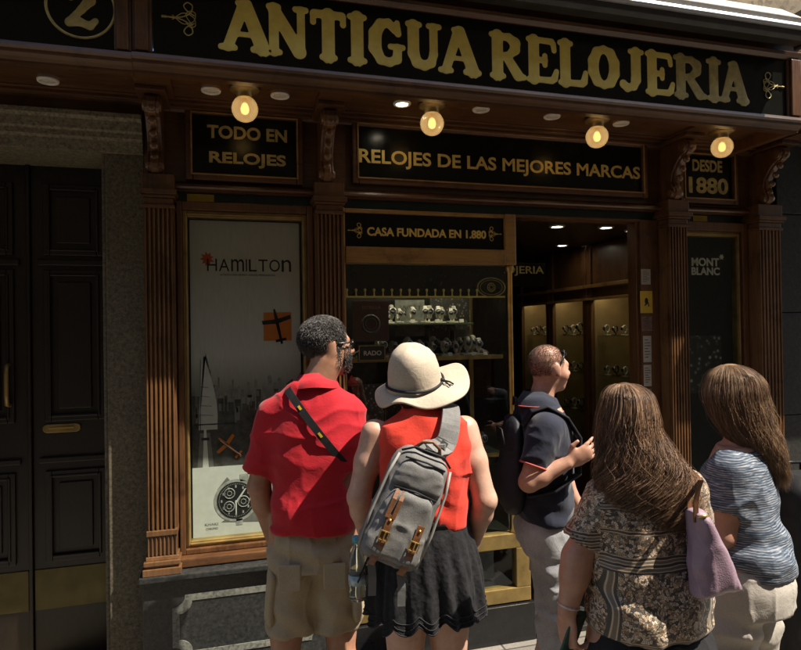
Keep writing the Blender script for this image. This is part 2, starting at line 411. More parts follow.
# ------------------------------------------------------------------ helpers: lettering
def text_geo(s, bold=0.0, spacing=1.0):
    c = bpy.data.curves.new('lettering', 'FONT'); c.body = s; c.size = 1; c.offset = bold; c.extrude = .5; c.space_character = spacing; c.resolution_u = 4
    o = bpy.data.objects.new('lettering', c); COL.objects.link(o)
    dg = bpy.context.evaluated_depsgraph_get(); me = bpy.data.meshes.new_from_object(o.evaluated_get(dg))
    v = np.array([tuple(p.co) for p in me.vertices]); f = [tuple(p.vertices) for p in me.polygons]
    bpy.data.objects.remove(o); bpy.data.curves.remove(c); bpy.data.meshes.remove(me); return v, f
def write(mb, s, x0, z0, x1, z1, y, t=.002, bold=0.0, spacing=1.0, shear=0.0):
    """fit the words into the box x0..x1, z0..z1 of the plane y (facing -Y)"""
    v, f = text_geo(s, bold, spacing); a, b = v.min(0), v.max(0)
    q = (v-a)/(b-a); q[:, 2] = (v[:, 2]+.5)
    X = x0+q[:, 0]*(x1-x0)+shear*q[:, 1]*(z1-z0); Z = z0+q[:, 1]*(z1-z0); Y = y-q[:, 2]*t
    mb.add(np.stack([X, Y, Z], 1), f); return mb
# chunky flared letters of the big sign: stroke skeletons (x, z, x, z, r0, r1) in a unit-high box, feet blobs added at each serif
GL = {
 'A': (.92, [(.16, .07, .44, .90, .085, .10), (.76, .07, .47, .90, .125, .11), (.25, .33, .68, .33, .045, .045), (.05, .06, .27, .06, .055, .055), (.60, .06, .88, .06, .06, .06), (.34, .93, .50, .93, .05, .06)]),
 'N': (.90, [(.15, .06, .15, .93, .085, .085), (.15, .90, .72, .10, .10, .12), (.76, .08, .76, .93, .07, .07), (.05, .06, .27, .06, .055, .055), (.05, .94, .24, .94, .055, .06), (.64, .94, .87, .94, .055, .055)]),
 'T': (.80, [(.40, .06, .40, .92, .115, .115), (.11, .91, .69, .91, .075, .075), (.27, .06, .53, .06, .055, .055), (.085, .88, .085, .74, .05, .055), (.715, .88, .715, .74, .05, .055)]),
 'I': (.44, [(.22, .06, .22, .94, .115, .115), (.08, .06, .36, .06, .055, .055), (.08, .94, .36, .94, .055, .055)]),
 'U': (.84, [(.19, .92, .19, .34, .11, .11), (.19, .34, .27, .15, .11, .10), (.27, .15, .44, .10, .10, .09), (.44, .10, .60, .17, .09, .085), (.60, .17, .66, .36, .085, .08), (.66, .36, .66, .92, .08, .08), (.07, .94, .33, .94, .055, .055), (.55, .94, .79, .94, .055, .055)]),
 'R': (.88, [(.20, .06, .20, .93, .115, .115), (.20, .91, .48, .91, .07, .075), (.48, .91, .63, .80, .08, .11), (.63, .80, .63, .66, .11, .10), (.63, .66, .46, .50, .10, .07), (.46, .50, .24, .49, .06, .055), (.42, .49, .70, .10, .09, .11), (.70, .08, .84, .07, .075, .06), (.07, .06, .34, .06, .055, .055), (.06, .94, .22, .94, .055, .055)]),
 'E': (.80, [(.20, .07, .20, .93, .115, .115), (.08, .06, .62, .07, .055, .07), (.08, .94, .62, .93, .055, .065), (.22, .50, .46, .50, .06, .06), (.66, .88, .68, .74, .06, .055), (.46, .60, .46, .40, .055, .055), (.68, .12, .73, .28, .075, .055)]),
 'L': (.78, [(.20, .07, .20, .93, .115, .115), (.08, .06, .62, .07, .055, .075), (.07, .94, .34, .94, .055, .055), (.67, .12, .71, .32, .08, .055)]),
 'G': (.90, [(.66, .78, .50, .90, .085, .075), (.50, .90, .32, .86, .08, .09), (.32, .86, .19, .66, .10, .115), (.19, .66, .18, .36, .12, .12), (.18, .36, .32, .13, .115, .09), (.32, .13, .52, .09, .09, .08), (.52, .09, .70, .17, .08, .08), (.70, .17, .72, .40, .09, .08), (.55, .42, .84, .42, .055, .055), (.71, .92, .73, .70, .05, .065)]),
 'O': (.88, [(.44, .91, .27, .83, .075, .10), (.27, .83, .18, .62, .105, .12), (.18, .62, .18, .38, .12, .12), (.18, .38, .27, .17, .12, .105), (.27, .17, .44, .09, .10, .075), (.44, .09, .61, .17, .075, .10), (.61, .17, .70, .38, .105, .12), (.70, .38, .70, .62, .12, .12), (.70, .62, .61, .83, .12, .105), (.61, .83, .44, .91, .10, .075)]),
 'J': (.66, [(.42, .93, .42, .30, .115, .115), (.42, .30, .36, .14, .11, .085), (.36, .14, .20, .09, .085, .075), (.20, .09, .10, .17, .09, .09), (.28, .94, .57, .94, .055, .055)]),
 '2': (.78, [(.16, .72, .20, .76, .11, .10), (.20, .80, .38, .91, .09, .08), (.38, .91, .58, .82, .085, .11), (.58, .82, .58, .64, .12, .11), (.58, .64, .40, .42, .10, .075), (.40, .42, .16, .16, .07, .07), (.14, .12, .36, .15, .085, .08), (.36, .15, .58, .08, .08, .075), (.58, .08, .70, .20, .075, .06)]),
}
def glyph(mb, ch, x0, z0, x1, z1, y, t=.012):
    wd, st = GL[ch]; hh = z1-z0; sx = (x1-x0)/(wd*hh)
    pr = [rc((a*hh*sx, 0, b*hh), (c*hh*sx, 0, d*hh), r0*hh*1.13, r1*hh*1.13, k=.006) for a, b, c, d, r0, r1 in st]
    hgt = max(hh/84, .002)
    lo = (-.01, -3*hgt, -.01-hh*.02); hi = (wd*hh*sx+.01, 3*hgt, hh*1.03+.01)
    flat = [Pr(lambda X, Y, Z, q=q: q.fn(X, Y*0, Z), (q.lo[0], -hgt*4, q.lo[2]), (q.hi[0], hgt*4, q.hi[2]), q.k) for q in pr]
    flat.append(Pr(lambda X, Y, Z: -(np.abs(Y)-hgt*1.6)+0*X+0*Z, lo, hi, .001, 's'))
    V, Q = surf(flat, hgt, 2, lo=lo, hi=hi)
    V[:, 1] = y+V[:, 1]*t/(2*hgt*1.6); V[:, 0] += x0; V[:, 2] += z0
    mb.add(V, [tuple(r) for r in Q], False); return mb

# ------------------------------------------------------------------ the setting
m, nt, b = mat('pavement_granite')
v = coords(nt); br = N(nt, 'ShaderNodeTexBrick'); nt.links.new(coords(nt, (1, 1, 1), (0, 0, R_(0)), (.13, .07, 0)), br.inputs['Vector'])
br.inputs['Scale'].default_value = 1; br.inputs['Mortar Size'].default_value = .006; br.inputs['Brick Width'].default_value = .6; br.inputs['Row Height'].default_value = .4
br.inputs['Color1'].default_value = (.24, .22, .19, 1); br.inputs['Color2'].default_value = (.17, .155, .135, 1); br.inputs['Mortar'].default_value = (.06, .055, .05, 1)
pv = mix(nt, .6, br.outputs[0], ramp(nt, noise(nt, v, 60, 6, .7), [(.3, (.55,)*3), (.7, (1.2,)*3)]), 'MULTIPLY')
pv = mix(nt, .6, pv, ramp(nt, noise(nt, v, 1.3, 5), [(.3, (.6, .58, .55)), (.7, (1.1,)*3)]), 'MULTIPLY')
nt.links.new(pv, b.inputs['Base Color']); b.inputs['Roughness'].default_value = .75; bump(nt, b, br.outputs['Fac'], -.3, .004)
PAVE = m
g = MB(); g.add([(-60, -60, 0), (60, -60, 0), (60, 60, 0), (-60, 60, 0)], [(0, 1, 2, 3)])
tag(g.build('pavement', PAVE), kind='structure')

# the house the shop is set in (wall above the shop sign, stone pier at its right, dim depth of the room behind)
house = empty('town_house', (0, 0, 0), 0, 'old town house whose ground floor holds the watch shop', 'building')
MB().box((-7, -.04, 3.22), (9, .5, 12)).box((-7, -.04, 0), (-1.62, .5, 3.22)).box((3.9, -.01, 0), (9, .5, 3.22)).build('wall', WALLM, house)
pier = MB()
for i, (z0, z1) in enumerate(((0, .55), (.553, 1.12), (1.123, 1.75), (1.753, 2.36), (2.363, 3.21))):
    pier.box((3.245, -.035+.004*(i % 2), z0), (3.9, .3, z1))
pier.build('stone_pier', GRANR, house, bevel=.006)
nb = empty('added_shade_canopy', (4.6, -.36, 2.78), 0, 'added dark canopy just outside the right edge, placed to shade the right pilaster', 'canopy')  # assumed canopy, added so that shade falls on the right pilaster and pier
MB().profx([(-.0405, 2.78), (-.66, 2.78), (-.69, 2.80), (-.69, 3.12), (-.66, 3.15), (-.0405, 3.19)], 3.36, 6.0).build('shade_canopy_box', plain('shade_canopy_metal', (.03, .027, .024), .6, 0, .3, 8), nb, .006, xf=Matrix.Translation((-4.6, .36, -2.78)))
# the fronts across the street shade the sky and show up in the glass
opp = empty('opposite_house', (0, -5.6, 0), 0, 'plain rendered house across the street, mirrored dimly in the glass', 'building')
ow = MB(); ow.box((-14, -5.6, 0), (16, -6.3, 9)); 
ow.build('wall', WALLM, opp, xf=Matrix.Translation((0, 5.6, 0)))
for i in range(9):
    for j in range(2):
        f = MB(); x = -10.8+i*2.7; z = 3.8+j*2.5
        f.frame(x, z, x+1.0, z+1.7, .08, -5.66, .059).build('window', GRANL, opp, xf=Matrix.Translation((0, 5.6, 0)))

# ------------------------------------------------------------------ street door at the left
st = empty('stone_door_surround', (-.95, 0, 0), 0, 'granite surround with moulded lintel and step framing the dark street door', 'doorway')
OFF = Matrix.Translation((.95, 0, 0))
s = MB(); s.box((-.538, .02, 0), (-.372, .34, 2.55)).box((-.555, .032, 0), (-.5382, .3, 2.508)); s.build('jamb', GRAN, st, .004, xf=OFF)
s = MB(); s.box((-1.6195, .03, 0), (-1.5005, .34, 2.507)).box((-1.50, 0, 0), (-1.36, .34, 2.55)).box((-1.3598, .012, 0), (-1.343, .3, 2.508)); s.build('jamb', GRAN, st, .004, xf=OFF)
s = MB(); s.profx([(.34, 2.508), (.0, 2.508), (-.004, 2.56), (-.022, 2.567), (-.022, 2.592), (-.034, 2.598), (-.040, 2.64), (-.058, 2.65), (-.058, 2.672), (.34, 2.672)], -1.62, -.3725); s.build('lintel', GRANL, st, .002, xf=OFF)
s = MB(); s.box((-1.36, -.03, 0), (-.5385, .36, .105)); s.build('step', GRANL, st, .008, xf=OFF)
KICK = plain('polished_brass_plate', (.085, .07, .03), .36, .75, .2, 9)
door = empty('street_door', (-.95, .32, .105), 0, 'dark brown panelled double street door with brass letter slot', 'door')
OFF = Matrix.Translation((.95, -.32, -.105))
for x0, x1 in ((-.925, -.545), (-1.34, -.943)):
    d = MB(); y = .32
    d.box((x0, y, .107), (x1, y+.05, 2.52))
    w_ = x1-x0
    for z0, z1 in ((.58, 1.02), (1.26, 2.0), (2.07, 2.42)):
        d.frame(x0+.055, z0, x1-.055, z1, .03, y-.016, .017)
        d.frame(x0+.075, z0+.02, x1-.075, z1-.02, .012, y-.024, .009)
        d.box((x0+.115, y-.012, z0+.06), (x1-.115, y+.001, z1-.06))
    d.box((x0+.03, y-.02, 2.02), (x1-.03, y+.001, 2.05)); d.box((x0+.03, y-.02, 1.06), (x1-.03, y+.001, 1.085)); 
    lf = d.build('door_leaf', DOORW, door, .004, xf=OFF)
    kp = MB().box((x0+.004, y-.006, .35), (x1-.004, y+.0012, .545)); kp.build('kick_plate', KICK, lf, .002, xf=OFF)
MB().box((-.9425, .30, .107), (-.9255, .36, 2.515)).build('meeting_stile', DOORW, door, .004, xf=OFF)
c = P(62, 428, .318); sl_ = MB(); hw, hh = .085, .021
sl_.prism([(c[0]+(hw-hh)*(1 if abs(a) < pi/2 else -1)+hh*cos(a), .321, c[2]+hh*sin(a)) for a in [R_(q) for q in (-85, -50, -20, 20, 50, 85)]]+[(c[0]-(hw-hh)-hh*cos(a), .321, c[2]+hh*sin(a)) for a in [R_(q) for q in (85, 50, 20, -20, -50, -85)]], (0, -.01, 0), 0)
slot = sl_.build('letter_slot', BRASSD, door, .003, xf=OFF)
MB().box((c[0]-.055, .306, c[2]-.001), (c[0]+.055, .313, c[2]+.006)).build('flap', BRASS, slot, .001, xf=OFF)
c = P(9, 385, .30); hd = MB(); hd.box((c[0]-.017, .31, c[2]-.13), (c[0]+.017, .3215, c[2]+.13)); h0 = hd.build('handle_plate', BRASSD, door, .006, xf=OFF)
hd = MB(); hd.tube([(c[0], .32, c[2]+.10), (c[0], .27, c[2]+.09), (c[0], .262, c[2]+.05), (c[0], .262, c[2]-.05), (c[0], .27, c[2]-.09), (c[0], .32, c[2]-.10)], .011, 10); hd.build('handle', BRASSD, door, xf=OFF)

# ------------------------------------------------------------------ the shopfront
shop = empty('shopfront', (1.45, 0, 0), 0, 'carved dark wood watch shop front with fluted pilasters and deep soffit', 'shopfront')
OFF = Matrix.Translation((-1.45, 0, 0))
def sp(mb, name, mt, bevel=.003, parent=None): return mb.build(name, mt, parent or shop, bevel, xf=OFF)
XL, XR = -1.62, 2.90
# soffit, cornice and fascia behind the lamps
s = MB(); s.box((XL, -.49, 2.752), (3.24, .02, 2.78))
for y0, y1, h_ in ((-.49, -.455, .022), (-.452, -.425, .012), (-.10, -.078, .008), (-.075, -.055, .02)): s.box((XL, y0, 2.7525-h_), (3.24, y1, 2.7535))
for x in (-.30, .475, 2.475, 3.14): s.box((x-.075, -.42, 2.738), (x+.075, -.105, 2.7532))
sp(s, 'soffit', WOOD)
s = MB(); s.profx([(-.055, 2.7515), (-.05, 2.742), (-.036, 2.738), (-.036, 2.728), (-.018, 2.722), (-.012, 2.712), (.03, 2.712), (.03, 2.7515)], -.37, 3.24); sp(s, 'crown_moulding', WOOD, 0)
s = MB(); s.box((-1.62, -.02, 2.675), (-.372, .05, 2.7515)); s.profx([(-.045, 2.7514), (-.038, 2.735), (-.02, 2.725), (-.02, 2.7514)], -1.62, -.372); sp(s, 'fascia_over_door', WOOD)
s = MB(); s.box((-.372, .02, 2.36), (3.24, .08, 2.7515)); sp(s, 'fascia', WOOD)
# the beam under the little signs with its lit bead
s = MB(); s.profx([(.05, 2.395), (.018, 2.395), (.0, 2.385), (-.012, 2.377), (-.03, 2.372), (-.034, 2.362), (-.028, 2.354), (.0, 2.350), (.0, 2.346), (.05, 2.346)], -.232, 3.04); sp(s, 'beam', WOOD, 0)
for x0, x1 in ((-.232, .404), (.546, 2.412), (2.541, 3.05)):
    s = MB(); s.box((x0, .03, 2.30), (x1, .09, 2.3455)); s.tube([(x0, .05, 2.325), (x1, .05, 2.325)], .018, 12); sp(s, 'shutter_box', SHUT, 0)
# pilasters
def pilaster(x0, x1):
    n = 6; wd = x1-x0-.016; st_ = []; yb, yf = .06, -.088
    f = MB(); pr = [(x0, yb), (x0, yf+.02), (x0+.008, yf+.02), (x0+.008, yf)]
    p_ = wd/n
    for i in range(n):
        a = x0+.008+i*p_
        pr += [(a+p_*.2, yf), (a+p_*.28, yf+.009), (a+p_*.42, yf+.015), (a+p_*.58, yf+.015), (a+p_*.72, yf+.009), (a+p_*.8, yf)]
    pr += [(x1-.008, yf), (x1-.008, yf+.02), (x1, yf+.02), (x1, yb)]
    f.profz(pr, .80, 2.245); q = sp(f, 'pilaster', PILW, 0)
    bs = MB(); bs.box((x0-.001, -.094, .775), (x1+.001, .06, .80)); k = 7
    pr = [(x0+.004, .06), (x0+.004, -.090)]
    for i in range(k):
        a = x0+.006+i*(x1-x0-.012)/k; e = (x1-x0-.012)/k
        pr += [(a+e*.2, -.090), (a+e*.25, -.082), (a+e*.75, -.082), (a+e*.8, -.090)]
    pr += [(x1-.004, -.090), (x1-.004, .06)]
    bs.profz(pr, .685, .7748)
    bs.prism([(x0-.004, -.098, .668), (x0-.004, .06, .668), (x0-.004, .06, .6848), (x0-.004, -.092, .6848)], (x1-x0+.008, 0, 0), 0)
    bs.box((x0-.012, -.111, .648), (x1+.012, .06, .6678)); bs.box((x0-.006, -.102, .637), (x1+.006, .06, .6478)); bs.box((x0-.016, -.116, .6055), (x1+.016, .06, .6368))
    bs.build('pilaster_base', PILW, q, .003, xf=OFF)
    cp = MB(); cp.box((x0-.004, -.096, 2.2452), (x1+.004, .06, 2.262)); cp.box((x0+.003, -.088, 2.2622), (x1-.003, .06, 2.292))
    cp.box((x0-.006, -.102, 2.2922), (x1+.006, .06, 2.305)); cp.box((x0-.014, -.112, 2.3052), (x1+.014, .06, 2.33)); cp.box((x0-.004, -.094, 2.3302), (x1+.004, .06, 2.40))
    cp.build('capital', WOODV, q, .003, xf=OFF)
PX = ((-.366, -.236), (.408, .543), (2.414, 2.546), (3.05, 3.22))
for a, c in PX: pilaster(a, c)
# scroll brackets that carry the soffit
def corbel(x):
    pr = [(.05, 2.4005), (-.075, 2.4005), (-.10, 2.42), (-.108, 2.445), (-.10, 2.47), (-.088, 2.50), (-.092, 2.54), (-.115, 2.58), (-.14, 2.61), (-.165, 2.63), (-.19, 2.64), (-.21, 2.655), (-.22, 2.68), (-.212, 2.705), (-.2, 2.7165), (.05, 2.7165)]
    q = MB(); q.profx(pr, x-.031, x+.031); o = sp(q, 'corbel', WOODV, .004)
    l = MB(); l.profx([(a-.009 if a < 0 else a, c-.004 if a < -.1 else c) for a, c in pr[1:-2]]+[(-.15, 2.68), (-.07, 2.5), (-.06, 2.42)], x-.016, x+.016)
    for k in range(5): l.ball((x, -.10-.03*k*(.6+.08*k), 2.47+.047*k), (.02, .016, .02), 10, 6)
    l.lathe([(.0, -.039), (.028, -.039), (.034, 0), (.028, .039), (0, .039)], (x, -.182, 2.677), 16, 'x')
    l.lathe([(.0, -.039), (.02, -.039), (.026, 0), (.02, .039), (0, .039)], (x, -.083, 2.437), 16, 'x')
    l.build('leaf_carving', PILW, o, .002, xf=OFF)
    cp = MB(); cp.box((x-.062, -.25, 2.717), (x+.062, .0, 2.7378)); cp.build('corbel_cap', WOOD, o, .004, xf=OFF)
for a, c in PX: corbel((a+c)/2-.012)
# plinths with their ledges
def plinth(x0, x1, inl=None):
    q = MB(); q.box((x0, -.09, 0), (x1, .1, .575)); o = sp(q, 'plinth', GRAND, .004)
    l = MB(); l.box((x0-.012, -.122, .5755), (x1, .1, .605)); l.build('ledge', GRAND, o, .006, xf=OFF)
    if inl:
        a, c, d, e = inl; ch = .055; wd = .03
        def outl(g):
            A, B, C, D = a+g, c+g, d-g, e-g; k = ch; t = []
            for cx, cz, q0 in ((A, B, 90), (C, B, 180), (C, D, 270), (A, D, 360)):
                for i in range(7):
                    th = R_(q0-90*i/6); t.append((cx+k*cos(th), cz+k*sin(th)))
            return t
        o1, o2 = outl(0), outl(wd); n = len(o1); q = MB()
        o1.reverse(); o2.reverse()
        vs = [(x, -.0935, z) for x, z in o1]+[(x, -.0935, z) for x, z in o2]+[(x, -.089, z) for x, z in o1]+[(x, -.089, z) for x, z in o2]
        fs = []
        for i in range(n):
            j = (i+1) % n; fs += [(i, j, n+j, n+i), (i, 2*n+i, 2*n+j, j), (n+i, n+j, 3*n+j, 3*n+i)]
        q.add(vs, fs); q.build('inlay_band', INLAY, o, 0, xf=OFF)
plinth(-.386, .545, (-.262, .215, .415, .502)); plinth(2.414, 3.24, (2.50, .215, 3.14, .502))
# bay windows with posters
def bay_window(x0, x1, z0, z1, ix0, ix1, iz0, iz1):
    q = MB(); q.frame(x0, z0, x1, z1, (ix0-x0-.022, iz0-z0-.03, x1-ix1-.022, z1-iz1-.03), -.01, .12); o = sp(q, 'window_frame', WOODV, .004)
    q = MB(); q.frame(ix0-.022, iz0-.03, ix1+.022, iz1+.03, (.021, .029, .021, .029), .012, .07); q.frame(ix0-.012, iz0-.018, ix1+.012, iz1+.018, .009, .004, .02); q.build('brass_rim', BRASSD, o, .003, xf=OFF)
    q = MB(); q.box((x0-.0, -.06, z0-.042), (x1, .1, z0-.001)); q.build('sill', WOOD, o, .006, xf=OFF)
    q = MB(); q.box((ix0-.01, .024, iz0-.01), (ix1+.01, .028, iz1+.01)); q.build('pane', PANE, o, 0, xf=OFF)
    q = MB(); q.box((x0, .14, z0), (x1, .16, z1)); q.build('back_board', INTW, o, 0, xf=OFF)
bay_window(-.232, .404, .65, 2.298, -.185, .352, .705, 2.228)
bay_window(2.55, 3.046, .65, 2.298, 2.60, 2.985, .705, 2.215)
# display window between second pilaster and the doorway
q = MB(); q.box((.5435, 0, .20), (.565, .06, 2.30)); q.box((.5652, .004, 2.2765), (1.44, .05, 2.298)); q.box((1.4402, -.006, 2.022), (1.502, .06, 2.298))
q.box((.5652, -.006, 2.022), (1.44, .05, 2.104)); dw = sp(q, 'display_frame', GOLDW, .004)
q = MB(); q.lathe([(.022, 2.021), (.022, 2.0), (.014, 1.985), (.014, .60), (.022, .585), (.022, .576)], (1.472, .02, 0), 14); q.build('brass_post', BRASS, dw, 0, xf=OFF)
q = MB(); q.box((.5652, .0, .496), (1.56, .06, .5755)); q.box((1.475, .0, .2835), (1.56, .06, .4955)); q.box((.5652, .0, .208), (1.56, .06, .283)); q.box((.5652, .0, .2835), (.60, .06, .4955)); q.build('base_frame', BRASSD, dw, .004, xf=OFF)
q = MB(); q.box((.5655, .026, .5757), (1.4575, .031, 2.0215)); q.build('pane', PANED, dw, 0, xf=OFF)
q = MB(); q.box((.6002, .03, .2837), (1.4748, .036, .4953)); q.build('lower_pane', PANE, dw, 0, xf=OFF)
q = MB(); q.box((.60, .3, .22), (1.475, .32, .5)); q.build('lower_back', BLACK, dw, 0, xf=OFF)
q = MB(); q.box((.545, -.02, 0), (1.575, .5, .2)); q.build('kick_base', BLACK, dw, .004, xf=OFF)
q = MB(); q.box((.566, .05, 1.853), (1.455, .056, 2.02)); val = q.build('valance', BLACK, dw, 0, xf=OFF)
q = MB(); q.box((.566, .044, 1.849), (1.455, .0495, 1.8575))
for i in range(19):
    x = .578+i*.0475
    if abs(x-1.375) < .07: continue
    q.lathe([(.0, 0), (.007, 0), (.0035, .008), (.0035, .022), (.0075, .03), (.006, .036), (0, .04)], (x, .047, 1.857), 8)
q.build('finial_rail', GOLD, val, 0, xf=OFF)
q = MB(); q.ring((1.375, .046, 1.905), .062, .0035, 40, 6, 1.3, .82); q.ring((1.375, .046, 1.905), .05, .0016, 40, 6, 1.3, .8); q.ring((1.375, .046, 1.905), .022, .003, 24, 6)
for k in range(8): q.ball((1.375+.012*cos(k*pi/4), .046, 1.905+.012*sin(k*pi/4)), .004, 8, 5)
q.build('oval_emblem', GOLDT, val, 0, xf=OFF)
q = MB(); q.box((.566, .62, .575), (1.47, .64, 2.05)); q.box((.5445, .07, .205), (.5645, .64, 2.3)); q.box((.566, .07, .55), (1.47, .62, .575)); q.box((.566, .07, 2.03), (1.47, .62, 2.05)); q.build('display_back', BLKGL, dw, 0, xf=OFF)
q = MB(); q.box((.60, .075, 1.965), (1.42, .10, 1.98)); q.build('hidden_strip_light', emit('added_display_strip', (1, .88, .62), 12), dw, 0, xf=OFF)  # glowing strip added out of sight behind the valance to brighten the watches
q = MB(); q.box((1.468, .07, .576), (1.474, .62, 2.03)); q.build('side_pane', PANE, dw, 0, xf=OFF)
q = MB(); q.box((1.462, .60, .2), (1.492, .64, 2.3)); q.build('rear_post', BRASSD, dw, .003, xf=OFF)
SHELFG = plain('green_edge_shelf_glass', (.13, .16, .10), .15, 0, .1, 20)
for z in (.98, 1.52):
    q = MB(); q.box((.57, .10, z), (1.46, .60, z+.012)); q.build('shelf', SHELFG, dw, .002, xf=OFF)
    q = MB(); q.box((.57, .094, z-.006), (1.46, .0995, z+.016)); q.build('shelf_edge', BRASSD, dw, .001, xf=OFF)
q = MB(); q.box((.78, .12, 1.706), (1.30, .5, 1.716)); q.build('shelf', SHELFG, dw, .002, xf=OFF)
# doorway: jamb, threshold and the door return
q = MB(); q.box((2.295, -.0, 0), (2.4125, .12, 2.298)); q.box((2.275, .02, 0), (2.2948, .10, 2.298)); q.box((1.503, .0, 2.285), (2.2945, .10, 2.2985)); sp(q, 'door_jamb', WOODV, .003)
q = MB(); q.box((1.576, -.02, 0), (2.2745, .5, .03)); sp(q, 'threshold', GRAND, .005)

# room behind the doorway
room = empty('shop_room', (2.2, 1.6, 0), 0, 'dim wood panelled shop interior seen through the open doorway', 'room'); room['kind'] = 'structure'
OF2 = Matrix.Translation((-2.2, -1.6, 0))
MB().box((.4, .1, -.01), (4.2, 4.2, .008)).build('room_floor', plain('dark_floor', (.05, .035, .025), .35, 0, .3, 6), room, xf=OF2)
MB().box((.4, .1, 2.36), (4.2, 4.2, 2.40)).build('room_ceiling', plain('room_ceiling', (.055, .03, .017), .45, 0, .2, 8), room, xf=OF2)
MB().box((.4, 4.0, 0), (4.2, 4.05, 2.4)).box((.38, .7, 0), (.42, 4.2, 2.4)).box((3.4, .11, 0), (3.45, 4.2, 2.4)).box((2.58, .17, 0), (3.4, .20, 2.4)).build('room_wall', INTW, room, xf=OF2)
MB().box((-1.7, .5, 0), (.38, .6, 3.2)).box((3.9, .4, 0), (4.3, .6, 3.2)).box((-1.7, .1, 2.81), (4.3, 4.3, 2.85)).build('carcass', INTW, room, xf=OF2)

# tall wall cabinets along the right side of the room
GSH = glass('glass_shelf', (.92, .94, .88), .8)
LITC = plain('cabinet_lining', (.28, .20, .105), .6, 0, .15, 9)
def cabinet(y0, y1, lab):
    x = 2.86; t = empty('wall_cabinet', (x, (y0+y1)/2, .0), 0, lab, 'cabinet', 'glazed cabinets in the shop room')
    o_ = Matrix.Translation((-x, -(y0+y1)/2, 0))
    q = MB(); q.box((x+.02, y0, .0), (3.39, y1, .62)); q.box((x+.02, y0, 2.0), (3.39, y1, 2.355)); q.box((x+.012, y0+.0601, 1.90), (x+.03, y1-.0601, 1.9998)); q.box((x, y0, .0), (3.39, y0+.06, 2.355)); q.box((x, y1-.06, 0), (3.39, y1, 2.355)); q.box((x, y0+.0602, .0), (x+.0195, y1-.0602, .12)); q.build('cabinet_body', INTW, t, .004, xf=o_)
    q = MB(); q.box((3.36, y0+.062, .621), (3.388, y1-.0655, 1.998)); q.box((x+.03, y1-.065, .621), (3.388, y1-.0605, 1.998)); q.build('lining', LITC, t, 0, xf=o_)
    for dx, z0, z1 in ((.03, 2.0, 2.028), (.018, 1.90, 1.92), (.018, .62, .65)): q = MB(); q.box((x-dx, y0+.001, z0), (x-.001, y1-.001, z1)); q.build('gilded_moulding', GOLDW, t, .002, xf=o_)
    q = MB(); q.box((x+.004, y0+.061, .651), (x+.008, y1-.061, 1.899)); q.build('pane', PANE, t, 0, xf=o_)
    for z in (.95, 1.28, 1.6):
        q = MB(); q.box((x+.05, y0+.0615, z), (3.355, y1-.0665, z+.01)); q.build('shelf', GSH, t, 0, xf=o_)
    lp = MB(); lp.box((x+.04, y0+.09, 1.965), (x+.065, y1-.09, 1.98)); lp.build('hidden_strip_light', emit('cabinet_strip_light', (1, .82, .48), 9), t, 0, xf=o_)
    return x
labs = ('glazed wall cabinet nearest the doorway in the shop room', 'lit glazed wall cabinet in the middle of the row in the shop room', 'third glazed wall cabinet along the row, deeper in the shop room', 'deepest glazed wall cabinet at the end of the row in the shop room')
for i, l in enumerate(labs): cabinet(.22+i*.62, .835+i*.62, l)
STW = plain('display_stand_pale', (.60, .57, .50), .5, 0, .2, 30); STD = plain('display_stand_dark', (.06, .055, .05), .4, 0, .2, 30)
STEEL = plain('brushed_steel', (.42, .41, .40), .3, .85, .2, 40); DIAL = plain('watch_dial', (.02, .02, .025), .2, 0, .2, 30)
def watch_stand(mt):
    t = empty('watch_stand', (0, 0, 0), 0, 'wrist watch on a small stand', 'watch')
    q = MB(); q.box((-.025, -.02, 0), (.025, .02, .008)); q.tube([(0, 0, .006), (0, .004, .03)], .006, 8); q.build('stand_base', mt, t, .002)
    q = MB(); q.tube([(.0, .02*cos(a), .055+.03*sin(a)) for a in np.linspace(0, 2*pi, 17)[:-1]]+[(0, .02, .055)], .011, 8, True, .4); q.build('strap', mt, t)
    q = MB(); q.lathe([(0, -.03), (.016, -.03), (.019, -.027), (.019, -.02), (0, -.02)], (0, 0, .058), 16, 'y'); c_ = q.build('watch_case', STEEL, t)
    q = MB(); q.lathe([(0, -.0315), (.0135, -.0315), (.0135, -.0305), (0, -.0305)], (0, 0, .058), 16, 'y'); q.build('dial', DIAL, c_)
    return t
st_l, st_d = watch_stand(STW), watch_stand(STD)
slots = []
for i in range(6): slots.append((.82+.075*i, .20, 1.72, 0, 'on the short top shelf of the display window'))
for i in range(9): slots.append((.80+.07*i, .20, 1.534, 0, 'on the upper shelf of the display window'))
for i in range(7): slots.append((.83+.085*i, .36, 1.534, 1, 'at the rear of the upper shelf in the display window'))
for i in range(7): slots.append((.81+.075*i, .33, 1.718, 0, 'at the rear of the top shelf in the display window'))
for i in range(8): slots.append((.79+.08*i, .27, 1.534, 0, 'in the middle row on the upper shelf of the display window'))
for i in range(10): slots.append((.62+.083*i, .2, .994, 1, 'on the lower shelf of the display window'))
for i in range(8): slots.append((.66+.09*i, .36, .994, 0, 'in the rear row on the lower shelf of the display window'))
for j in range(4):
    for z in (.962, 1.292, 1.612):
        for i in range(4): slots.append((2.94, .33+j*.62+i*.115, z, (i+j) % 2, 'on a shelf of the glazed cabinets'))
used = set()
for k, (x, y, z, d, wh) in enumerate(slots):
    src = (st_l, st_d)[d]
    if d in used: t = copy_tree(src)
    else: t = src; used.add(d)
    t.location = (x, y, z); t.rotation_euler = (0, 0, (-pi/2 if x > 2 else random.uniform(-.3, .3)))
    s_ = random.uniform(.85, 1.25); t.scale = (s_,)*3
    t['label'] = ('pale' if d == 0 else 'dark')+' strapped wrist watch '+wh; t['group'] = ('pale' if d == 0 else 'dark')+' watches '+wh
